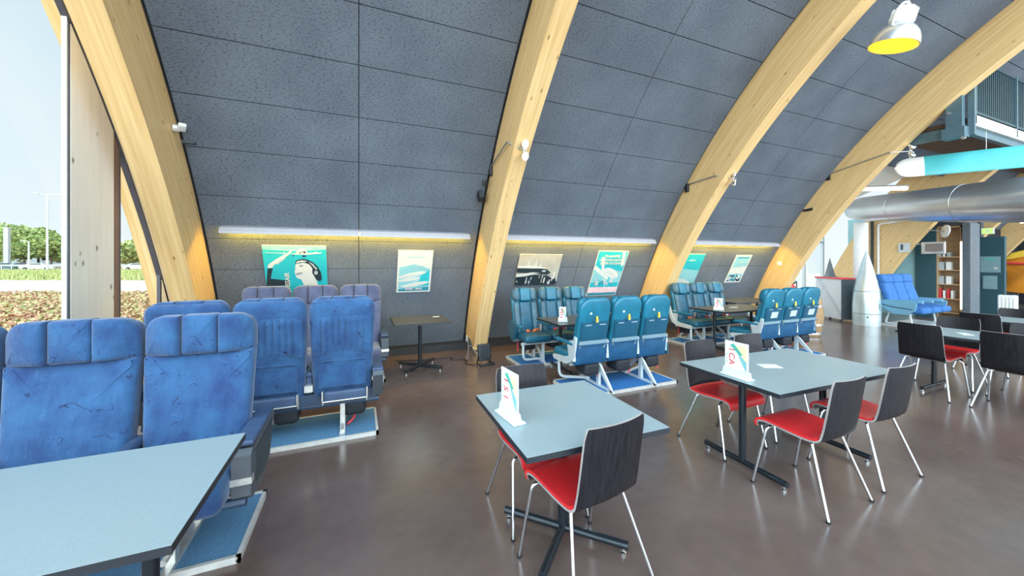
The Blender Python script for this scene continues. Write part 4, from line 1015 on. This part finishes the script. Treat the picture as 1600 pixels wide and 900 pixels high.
# ---------------------------------------------------------------- exhibits: blade, wing, post, nose cone
def plank(pts_c, widths, th, axis_y):
    pass
A0 = dep(1397, 264, 7.6); A1 = dep(1640, 240, 6.4)
ax = (A1-A0).normalized(); wd = Vector((0, 0, 1)).cross(ax).normalized(); vdir = (ax.cross(wd)).normalized()
vdir = (vdir+wd*.35).normalized(); tn = ax.cross(vdir).normalized(); L = (A1-A0).length+1.4
root = thing('rotor_blade', 'turquoise wooden propeller blade with a white rounded tip, hung overhead', 'propeller blade', A0)
def blade(sa, sb):
    m = MB(); n = 10; rings = []
    for k in range(n+1):
        t = sa+(sb-sa)*k/n; hw_ = .215*min(1, math.sqrt(max(1e-4, 1-(1-min(t/.24, 1))**2)))+.008*t
        rg = []
        for q in range(14):
            a = 2*PI*q/14; rg.append(ax*t+vdir*hw_*math.cos(a)+tn*.035*math.sin(a))
        rings.append(rg)
    vs = [p for r_ in rings for p in r_]; fs = [(i*14+q, i*14+(q+1) % 14, (i+1)*14+(q+1) % 14, (i+1)*14+q) for i in range(n) for q in range(14)]
    fs += [tuple(range(14))[::-1], tuple(n*14+q for q in range(14))]; m.add(vs, fs); return m
blade(0.0, .42).build('blade_tip', 'white_pl', root); blade(.42, L).build('blade', 'turq', root)
m = MB(); m.tube([ax*1.2+Vector((0, 0, .2)), ax*1.2+Vector((0, 0, 2.0))], .004); m.tube([ax*2.4+Vector((0, 0, .2)), ax*2.4+Vector((0, 0, 2.0))], .004); m.build('hanging_wire', 'steel', root)

W0 = Vector((12.35, 5.75, 3.02)); W1 = dep(1600, 312, 7.0); W2 = W0+(W1-W0)*1.5
root = thing('aircraft_wing', 'polished aluminium aircraft wing hanging across the back of the hall', 'aircraft wing', W0)
m = MB(); n = 22; d = (W2-W0); rings = []; ux = d.normalized(); vz = Vector((0, 0, 1)); vx = ux.cross(vz).normalized(); vz = vx.cross(ux)
for k in range(n+1):
    t = k/n; rad = (.30+.22*t)*min(1, math.sqrt(max(1e-3, 1-(1-min(t/.10, 1))**2)))
    for q in range(24):
        a = 2*PI*q/24; m_ = d*t+vz*rad*math.sin(a)*.98+vx*rad*1.25*math.cos(a); rings.append(m_)
fs = [(i*24+q, i*24+(q+1) % 24, (i+1)*24+(q+1) % 24, (i+1)*24+q) for i in range(n) for q in range(24)]+[tuple(range(24))[::-1], tuple(n*24+q for q in range(24))]
m.add(rings, fs); m.build('wing_skin', 'wing', root, ang=70)
m = MB()
for t in (.25, .5, .75):
    rad = (.30+.22*t)*1.004
    m.tube([d*t+vz*rad*math.sin(2*PI*q/24)*.98+vx*rad*1.25*math.cos(2*PI*q/24) for q in range(24)], .006, 5, closed=True)
m.build('panel_seam', 'steel', root)

m = MB(); m.lathe([(.15, 0), (.15, 2.66)], 24, 0, Matrix.Translation((12.6, 5.52, 0))); o = m.build('column_white', 'white_wall'); tag(o, kind='structure')
root = thing('downpipe', 'thin white pipe running up the broad arch and bending along it', 'pipe', (14.30, 5.85, 0))
m = MB(); m.tube(fillet([(0, 0, .0), (0, 0, 2.72), (0, -1.2, 2.82)], .08), .025, 8); m.build('pipe', 'white_pl', root)
m = MB(); m.bx(-.03, .03, .12, .17, 0, 2.9); m.build('cable_duct', 'charcoal', root)

root = thing('nose_cone', 'pale metal rocket-shaped nose cone standing on its base by the white post', 'nose cone', (11.90, 5.10, 0))
pr = [(.265, 0), (.272, .25), (.268, .55), (.245, .85), (.20, 1.12), (.135, 1.42), (.07, 1.68), (.018, 1.86), (0, 1.88)]
m = MB(); m.lathe([(p.x, p.y) for p in spline([(a, b, 0) for a, b in pr], 3)], 32); c = m.build('cone_skin', 'cone', root, ang=70)
m = MB()
for zz, rr_ in ((.86, .245), (.30, .274)): m.tube([(rr_*math.cos(2*PI*k/32), rr_*math.sin(2*PI*k/32), zz) for k in range(32)], .010, 6, closed=True)
m.build('ring_seam', 'grey_bar', c)
m = MB(); m.lathe([(0, 0), (.03, 0), (.045, -.02), (.045, -.05), (0, -.05)], 14, 0, Matrix.Translation((-.245, -.10, .22)) @ Matrix.Rotation(-PI/2, 4, 'Y')); m.build('porthole', 'black_pl', c)
m = MB(); m.bx(-.05, .05, -.278, -.262, .42, .56); m.build('hatch', 'grey_bar', c)

# cabinet with red-edged top, barrel, extinguisher
root = thing('cabinet', 'pale grey counter cabinet with red edge on top, in front of the windows', 'cabinet', (12.28, 5.93, 0), R(-31))
m = MB(); m.bx(-.19, .20, -.48, .52, .06, 1.13); body = m.build('body', 'cab_grey', root)
m = MB(); m.bx(-.188, .198, -.50, -.482, .06, 1.125); m.build('side_panel', 'cab_dark', root)
m = MB(); m.bx(-.21, .22, -.52, .54, 1.13, 1.17); m.build('top', 'cab_red', root)
for sx_ in (-.15, .15):
    for sy in (-.42, .45):
        m = MB(); m.tube([(sx_, sy, 0), (sx_, sy, .06)], .025); m.build('foot', 'black_pl', root)
m = MB(); m.lathe([(.0, 0), (.17, .0), (.12, .03), (.03, .42), (0, .55)], 20, 0, Matrix.Translation((12.38, 6.12, 1.17))); o = m.build('model_cone', 'slate', ang=60); tag(o, 'small dark cone standing on the pale grey cabinet', 'cone')
root = thing('barrel', 'oak barrel standing behind the placard seat row', 'barrel', (9.12, 4.98, 0))
m = MB(); m.lathe([(p.x, p.y) for p in spline([(.27, 0, 0), (.31, .22, 0), (.33, .45, 0), (.31, .68, 0), (.27, .90, 0), (.25, .90, 0), (.25, .88, 0), (0, .88, 0)], 3)], 28); b = m.build('staves', 'barrel', root, ang=50)
for zz, rr_ in ((.06, .285), (.25, .318), (.65, .318), (.84, .285)):
    m = MB(); m.lathe([(rr_, zz-.02), (rr_+.006, zz-.02), (rr_+.004, zz+.02), (rr_-.002, zz+.02)], 28, caps=False); m.build('hoop', 'steel', b)
root = thing('fire_extinguisher', 'red fire extinguisher standing on a low stand near the bay windows', 'extinguisher', (11.1, 6.35, .42))
m = MB(); m.lathe([(0, 0), (.085, 0), (.09, .03), (.09, .42), (.06, .50), (.025, .53), (.025, .57), (0, .57)], 18); m.build('cylinder', 'cab_red', root)
m = MB(); m.tube(spline([(.02, 0, .56), (.12, -.02, .64), (.13, -.02, .40), (.11, -.03, .20)]), .014); m.bx(-.06, .10, -.015, .015, .57, .60); m.build('hose', 'black_pl', root)
m = MB(); m.bx(10.7, 11.5, 6.1, 6.6, 0, .42); o = m.build('display_plinth', 'cab_grey'); tag(o, 'low pale plinth below the fire extinguisher', 'plinth')
root = thing('display_table', 'white table with red-striped papers in front of the windows', 'table', (10.75, 6.85, 0))
m = MB(); m.bx(-.5, .5, -.2, .2, .90, .94); m.build('tabletop', 'white_pl', root)
for sx_ in (-.45, .45):
    m = MB(); m.bx(sx_-.03, sx_+.03, -.17, .17, 0, .90); m.build('leg', 'grey_metal', root)
m = MB(); m.bx(-.4, .2, -.15, .15, .94, .99); m.build('red_runner', 'cab_red', root)

# ---------------------------------------------------------------- far end
TX = 15.2
m = MB(); m.bx(TX, TX+.15, 5.36, 7.0, 0, 3.0); o = m.build('wall_far', 'daylit_teal'); tag(o, kind='structure')
m = MB(); m.bx(TX-.05, TX+.25, 4.95, 5.37, 0, 2.62); m.bx(TX-.05, TX+.6, 4.37, 5.37, 2.60, 2.95, 1); o = m.build('wall_far', ['teal_wall', 'charcoal']); tag(o, kind='structure')
root = thing('bookshelf', 'lit open shelf with books and models set into the dark teal wall', 'shelf', (TX, 4.66, 0))
m = MB(); m.bx(.40, .42, -.17, .29, 0, 2.6); m.bx(.0, .42, .275, .29, 0, 2.6); m.bx(0, .42, -.17, -.155, 0, 2.6); m.bx(0, .42, -.17, .29, 2.55, 2.6); m.build('case', 'shelf', root)
SZ = [.55, .95, 1.35, 1.72]
for zz in [.16]+SZ:
    m = MB(); m.bx(.02, .40, -.155, .275, zz, zz+.025); m.build('shelf_board', 'shelf', root)
m = MB(); m.tube([(-.01, -.20, .30), (-.01, -.20, 2.15)], .045, 10); m.build('light_tube', 'tube', root)
k = 0
for zz, items in ((SZ[0], 4), (SZ[1], 2), (SZ[2], 2), (SZ[3], 3)):
    for q in range(items):
        yy = 4.90-q*.055-.02*q; hh = .26-.04*(q % 2) if items == 4 else (.22 if items == 2 else .12)
        m = MB(); m.bx(0, .16, -.022 if items == 4 else -.05, .022 if items == 4 else .05, 0, hh)
        if items == 2: yy = 4.88-q*.14
        o = m.build('book', ['cab_red' if (q % 2 == 0 and items == 4) else ('card' if q % 2 else 'print_grey')], None, (TX+.06, yy, zz+.025))
        nm = {SZ[0]: 'lowest', SZ[1]: 'second', SZ[2]: 'third', SZ[3]: 'top'}[zz]
        tag(o, f'{["red", "white", "crimson", "pale"][q] if items == 4 else ["grey", "white", "dull"][q]} {"book" if items > 2 and items == 4 else "booklet"} standing on the {nm} lit shelf board', 'book', 'books on the lit shelf')
        k += 1
m = MB(); m.bx(TX-.1, TX+.5, 4.30, 4.44, 0, 2.65); o = m.build('pillar_far', 'slate'); tag(o, kind='structure')
m = MB(); m.bx(17.6, 17.8, 4.80, 5.2, 0, 3.3); o = m.build('wall_far', 'charcoal'); tag(o, kind='structure')
m = MB(); m.bx(17.5, 17.65, 4.33, 4.83, 0, 2.35); o = m.build('door_1', 'teal_wall'); tag(o, kind='structure')
h = MB(); h.tube([(17.47, 4.80, 1.05), (17.44, 4.80, 1.05), (17.44, 4.72, 1.05)], .012); h.build('door_handle', 'chrome', o)
for nm_, (ya, yb, za, zb), lb in (('notice_board', (4.40, 4.78, 1.28, 1.76), 'pale notice sheet with green print, upper one on the dark teal door'), ('notice_board', (4.46, 4.73, .78, 1.18), 'plain pale notice sheet, lower one on the dark teal door')):
    m = MB(); m.bx(17.485, 17.499, ya, yb, za, zb); o = m.build(nm_, 'facade2'); tag(o, lb, 'notice')
    p = MB()
    if za > 1: p.bx(17.482, 17.485, ya+.1, yb-.1, zb-.12, zb-.05); p.bx(17.482, 17.485, ya+.05, ya+.12, za+.1, za+.16, 1)
    else: p.bx(17.482, 17.485, ya+.02, yb-.02, za+.02, zb-.02, 2)
    p.build('print', ['print_green', 'print_white', 'facade2'], o)
root = thing('exit_sign', 'small glowing green exit sign above the dark teal door', 'sign', (17.42, 4.62, 2.52))
m = MB(); m.bx(-.02, .03, -.12, .12, -.09, .09); m.build('casing', 'white_pl', root); m = MB(); m.bx(-.026, -.02, -.10, .10, -.075, .075); m.build('lit_face', 'exit', root)
m = MB(); m.prism([(-.05, -.05), (-.02, -.05), (.0, .0), (.03, -.04), (.05, -.04), (.02, .03), (-.01, .05)], lambda u, v, w_: (w_, u, v), -.029, -.026); m.build('pictogram', 'white_pl', root)
m = MB(); m.bx(23.0, 23.2, 2, 7, 0, 4.2); m.bx(17.8, 23, 5.4, 5.6, 0, 3.5); o = m.build('wall_far', 'dark'); tag(o, kind='structure')
root = thing('orange_glider', 'orange and yellow fabric sail shape hanging before the dark room', 'hanging sail', (19.0, 4.25, 1.2))
m = MB(); m.puff([(.42, -.55), (.40, .05), (.50, .40), (.30, .66), (-.10, .80), (-.9, .80), (-.9, -.35), (-.3, -.62)], .06, .02, lambda u, v, w_: (w_, u, v), bulge=.05); m.build('sail', 'orange_sheet', root)
m = MB(); m.puff([(.46, .46), (.28, .68), (-.05, .80), (-.3, .80), (-.05, .58), (.3, .48)], .05, .02, lambda u, v, w_: (w_-.10, u, v), bulge=.02); m.build('yellow_panel', 'yellow_sheet', root)
m = MB(); m.tube([(-.12, .56, .36), (-.12, -.9, .30)], .035); m.build('red_spar', 'cab_red', root)
m = MB(); m.tube([(0, .2, -.55), (0, .2, -1.2)], .02); m.bx(-.15, .15, .0, .4, -1.2, -1.17); m.build('stand_foot', 'black_pl', root)
root = thing('oil_radiator', 'white mobile radiator standing at the right edge before the dark room', 'radiator', (13.2, 3.22, 0))
m = MB(); m.rbox((0, 0, .62), (.14, .26, .5), .03)
for q in range(5): m.rbox((-.075, -.1+q*.05, .60), (.02, .02, .42), .008, seg=1, flat=1)
m.build('body', 'white_pl', root); m = MB(); m.bx(-.05, .05, -.12, .12, .28, .40)
for s_ in (-.1, .1): m.tube([(0, s_, .02), (0, s_, .37)], .02)
m.bx(-.14, .14, -.13, .13, 0, .03); m.build('foot', 'black_pl', root)
m = MB(); m.bx(-.04, .04, -.07, .07, .86, .88); m.build('handle', 'black_pl', root)
# screen on arm, switch, round lamp
root = thing('wall_screen', 'small lit screen on an arm in front of the dark teal wall', 'screen', (14.55, 4.85, 2.0))
m = MB(); m.rbox((0, -.05, -.02), (.06, .46, .34), .015); b = m.build('casing', 'steel', root); m = MB(); m.bx(-.036, -.03, -.24, .10, -.12, .10); m.build('display', 'screen', b)
m = MB(); m.tube([(0, .15, .1), (-.1, .42, .08)], .015); m.build('arm', 'steel', root)
root = thing('switch_panel', 'grey switch panel on the broad arch', 'switch', (14.335, 5.30, 2.0))
m = MB(); m.bx(-.012, .0, -.12, .12, -.13, .13); m.build('plate', 'grey_metal', root); m = MB(); m.bx(-.02, -.012, .02, .07, -.06, .10); m.build('rocker', 'cab_dark', root)
root = thing('disc_lamp', 'white round disc lamp on a short arm under the wing', 'lamp', (14.5, 4.56, 2.42))
m = MB(); m.lathe([(0, -.015), (.17, -.01), (.17, .01), (0, .02)], 28, 0, Vector((-.70, .70, .12)).to_track_quat('Z', 'Y').to_matrix().to_4x4()); m.build('disc', 'white_pl', root, ang=50)
m = MB(); m.tube([(0, .0, .0), (-.02, .30, .05)], .012); m.build('arm', 'steel', root)
root = thing('tube_light', 'white fluorescent tube lamp above the tip of the wing', 'lamp', dep(1378, 295, 10.3))
m = MB(); m.rbox((0, 0, 0), (.12, 1.1, .11), .04); m.build('diffuser', 'tube_w', root); m = MB(); m.bx(-.05, .05, -.56, .56, .055, .09); m.build('housing', 'steel', root); root.rotation_euler = (R(9), 0, R(-4))
m = MB(); q = dep(1597, 347, 12.0); m.lathe([(0, .05), (.04, .03), (.05, 0), (.04, -.03), (0, -.05)], 14); o = m.build('ceiling_spot', 'bulb', None, q); tag(o, 'small round glowing lamp below the wing at the right edge', 'lamp')

# ---------------------------------------------------------------- outdoors on the left
GZ = -.15
m = MB(); m.bx(-160, -2.43, -20, 200, GZ-.1, GZ); o = m.build('ground', 'earth'); tag(o, kind='structure')
m = MB(); m.bx(-2.43, 60, 7.62, 200, GZ-.1, GZ); o = m.build('ground', 'gravel'); tag(o, kind='structure')
def D(u, d, z=GZ): r = ray(u, Y0); return Vector((r.x*d, r.y*d, z))
def strip(name, mat, d0, d1, z, u0=-60, u1=330):
    m = MB(); m.add([D(u0, d0, z), D(u1, d0, z), D(u1, d1, z), D(u0, d1, z), D(u0, d0, z-.05), D(u1, d0, z-.05), D(u1, d1, z-.05), D(u0, d1, z-.05)], [(0, 1, 2, 3), (4, 7, 6, 5), (0, 4, 5, 1), (1, 5, 6, 2), (2, 6, 7, 3), (3, 7, 4, 0)]); return m.build(name, mat)
tag(strip('path', 'gravel', 18.5, 34, GZ+.03), kind='structure')
tag(strip('lawn', 'grass', 34, 75, GZ+.06), kind='structure')
rng = random.Random(5); m = MB()
for k in range(24000):
    dd = 5.5+13*rng.random()**.8; u = -25+300*rng.random(); p = D(u, dd, GZ+.04+.30*rng.random()*(1 if dd < 18 else .5))
    s_ = .035+.035*rng.random(); a = Vector((rng.uniform(-1, 1), rng.uniform(-1, 1), rng.uniform(-.4, .8))).normalized(); b = a.orthogonal().normalized()*s_*.6; a = a*s_
    m.add([p-a, p+b, p+a, p-b], [(0, 1, 2, 3)], rng.choice([0, 0, 1, 1, 1, 2]))
o = m.build('ground_cover', ['leaf_red', 'leaf_tan', 'leaf_lime'], recalc=False); tag(o, 'red-brown and tan ground cover plants outside the left window', 'plants', kind='stuff')
m = MB()
for k in range(5000):
    dd = 33+32*rng.random(); p = D(-25+300*rng.random(), dd, GZ+.05); hh = .25+.35*rng.random(); a = Vector((rng.uniform(-1, 1), rng.uniform(-1, 1), 0)).normalized()*.10
    m.add([p-a, p+a, p+Vector((rng.uniform(-.1, .1), rng.uniform(-.1, .1), hh))], [(0, 1, 2)], rng.choice([0, 0, 1]))
o = m.build('tall_grass', ['grass', 'leaf_lime'], recalc=False); tag(o, 'pale green unmown grass beyond the path outside', 'grass', kind='stuff')
def tree(label, u, dd, h, rw, sd, green='leaf_green'):
    r_ = random.Random(sd); base = D(u, dd)
    root = thing('tree', label, 'tree', base, 0, 'trees outside the left window')
    t = MB(); t.tube([(0, 0, 0), (0, 0, h*.55)], [h*.03, h*.018], 8); t.build('trunk', 'bark', root)
    c = MB()
    bl = [(Vector((r_.uniform(-1, 1)*rw*.75, r_.uniform(-1, 1)*rw*.6, h*(.45+.40*r_.random()))), rw*(.34+.22*r_.random())) for _ in range(11)]
    for cc, rr_ in bl:
        for _ in range(230):
            d_ = Vector((r_.gauss(0, 1), r_.gauss(0, 1), r_.gauss(0, 1))).normalized(); p = cc+d_*rr_*(.75+.25*r_.random())
            a = Vector((r_.gauss(0, 1), r_.gauss(0, 1), r_.gauss(0, 1))).normalized(); b = a.orthogonal().normalized()*.30; a = a*.42
            c.add([p-a, p+b, p+a, p-b], [(0, 1, 2, 3)], 0 if r_.random() < .6 else 1)
        c.lathe([(0, -rr_*.72), (rr_*.55, -rr_*.5), (rr_*.74, 0), (rr_*.55, rr_*.5), (0, rr_*.72)], 10, 0, Matrix.Translation(cc))
    c.build('crown', [green, 'leaf_lime'], root, recalc=False)
for k, (u, dd, h, rw) in enumerate(((-12, 92, 10, 6.5), (14, 96, 11.2, 6), (38, 94, 10.2, 5.6), (60, 98, 9.6, 5.6), (80, 96, 8.6, 4.6), (100, 98, 7.6, 4.6), (196, 90, 6.2, 4.6), (222, 92, 5.6, 4.6))):
    tree(['round tree at the left picture edge behind the car park', 'tallest tree of the hill behind the car park, beside the white pillar', 'tree behind the short lamp post outside', 'broad tree right behind the tall lamp post', 'lower tree just right of the tall lamp post', 'lowest tree of the hill next to the window frame', 'tree seen through the narrow triangular window, left one', 'tree seen through the narrow triangular window, next to the slanting frame'][k], u, dd, h, rw, 40+k)
def lamp_post(label, u, dd, h, double=True):
    root = thing('street_lamp', label, 'lamp post', D(u, dd), 0, 'lamp posts outside')
    m = MB(); m.tube([(0, 0, 0), (0, 0, h)], [.16, .09], 10); m.build('pole', 'pole', root)
    m = MB(); m.tube([(0, 0, h), (-.9 if double else -.5, -.2, h+.15)], .05, 6)
    if double: m.tube([(0, 0, h), (.9, .2, h+.15)], .05, 6)
    m.build('arm', 'pole', root)
    for s_ in ((-1, 1) if double else (-1,)):
        m = MB(); m.rbox((s_*(1.1 if double else .6), s_*.25, h+.15), (.7, .3, .14), .05); m.build('lamp_head', 'pole', root)
lamp_post('tall double-headed lamp post outside the left window', 74, 58, 12.3)
lamp_post('short single-headed lamp post outside, left of the tall one', 45, 70, 5.6, False)
m = MB(); m.bx(-.35, .35, -.35, .35, 0, 9.0); o = m.build('concrete_pillar', 'facade', None, D(11, 78)); tag(o, 'pale square pillar outside near the left picture edge', 'pillar')
root = thing('guard_rail', 'metal guard rail on posts along the far side of the grass', 'guard rail', (0, 0, GZ))
m = MB(); m.tube([D(-40, 66, 1.05), D(300, 66, 1.05)], .13, 8); m.build('rail', 'pole', root)
for u in range(-30, 290, 16):
    if 105 < u < 180: continue
    m = MB(); p = D(u, 66, 0); m.tube([(p.x, p.y, 0), (p.x, p.y, 1.1)], .06, 6); m.build('post', 'pole', root)
def car(label, u, dd, mat, rz):
    root = thing('car', label, 'car', D(u, dd, GZ), rz, 'cars parked outside')
    sd = [(-2.1, .35), (-2.15, .75), (-1.6, .9), (-1.0, 1.40), (.5, 1.45), (1.2, .95), (2.0, .80), (2.15, .5), (2.1, .3)]
    m = MB(); m.prism(sd, lambda a, b, w_: (a, w_, b), -.85, .85); m.build('body', mat, root, ang=20)
    m = MB(); m.prism([(-1.35, .95), (-.92, 1.33), (.45, 1.37), (.98, .97)], lambda a, b, w_: (a, w_, b), -.86, .86); m.build('window_glass', 'screen_dark', root)
    for xx in (-1.35, 1.35):
        for yy in (-.80, .80):
            m = MB(); m.lathe([(0, -.1), (.32, -.1), (.32, .1), (0, .1)], 16, 0, Matrix.Translation((xx, yy, .32)) @ Matrix.Rotation(PI/2, 4, 'X')); m.build('wheel', 'tyre', root)
car('white car parked behind the guard rail by the tall lamp post', 58, 74, 'car_w', R(20)); car('dark car parked behind the guard rail at the left picture edge', 6, 72, 'car_d', R(35)); car('dark car parked behind the white one, left of it', 36, 80, 'car_d', R(25)); car('white car seen through the triangular window', 215, 74, 'car_w', R(25))
for k, (u, dd, w_, h, d_, lb) in enumerate(((-5, 110, 16, 6.5, 8, 'low pale hall outside at the left picture edge'), (47, 130, 18, 4.4, 8, 'long low white building behind the parked cars'), (92, 112, 8, 4.6, 6, 'small pale building near the window frame outside'))):
    root = thing('low_building', lb, 'building', D(u, dd), R(30)); m = MB(); m.bx(-w_/2, w_/2, 0, d_, 0, h); m.build('wall', 'facade', root)
    m = MB(); m.bx(-w_/2-.2, w_/2+.2, -.2, d_+.2, h, h+.3); m.build('roof', 'cab_grey', root); m = MB(); m.bx(-w_*.4, w_*.4, -.05, 0, h*.45, h*.75); m.build('window_band', 'screen_dark', root)
# facade outside the bay windows
root = thing('neighbour_building', 'bright pale building seen through the windows of the far bay', 'building', (22, 20, GZ))
m = MB(); m.bx(-11, 15, 0, 5, 0, 8); m.build('wall', 'facade', root)
for k in range(6):
    m = MB(); m.bx(-9+k*3.6, -7+k*3.6, -.06, 0, .8, 4.4); m.build('window', 'facade2', root)
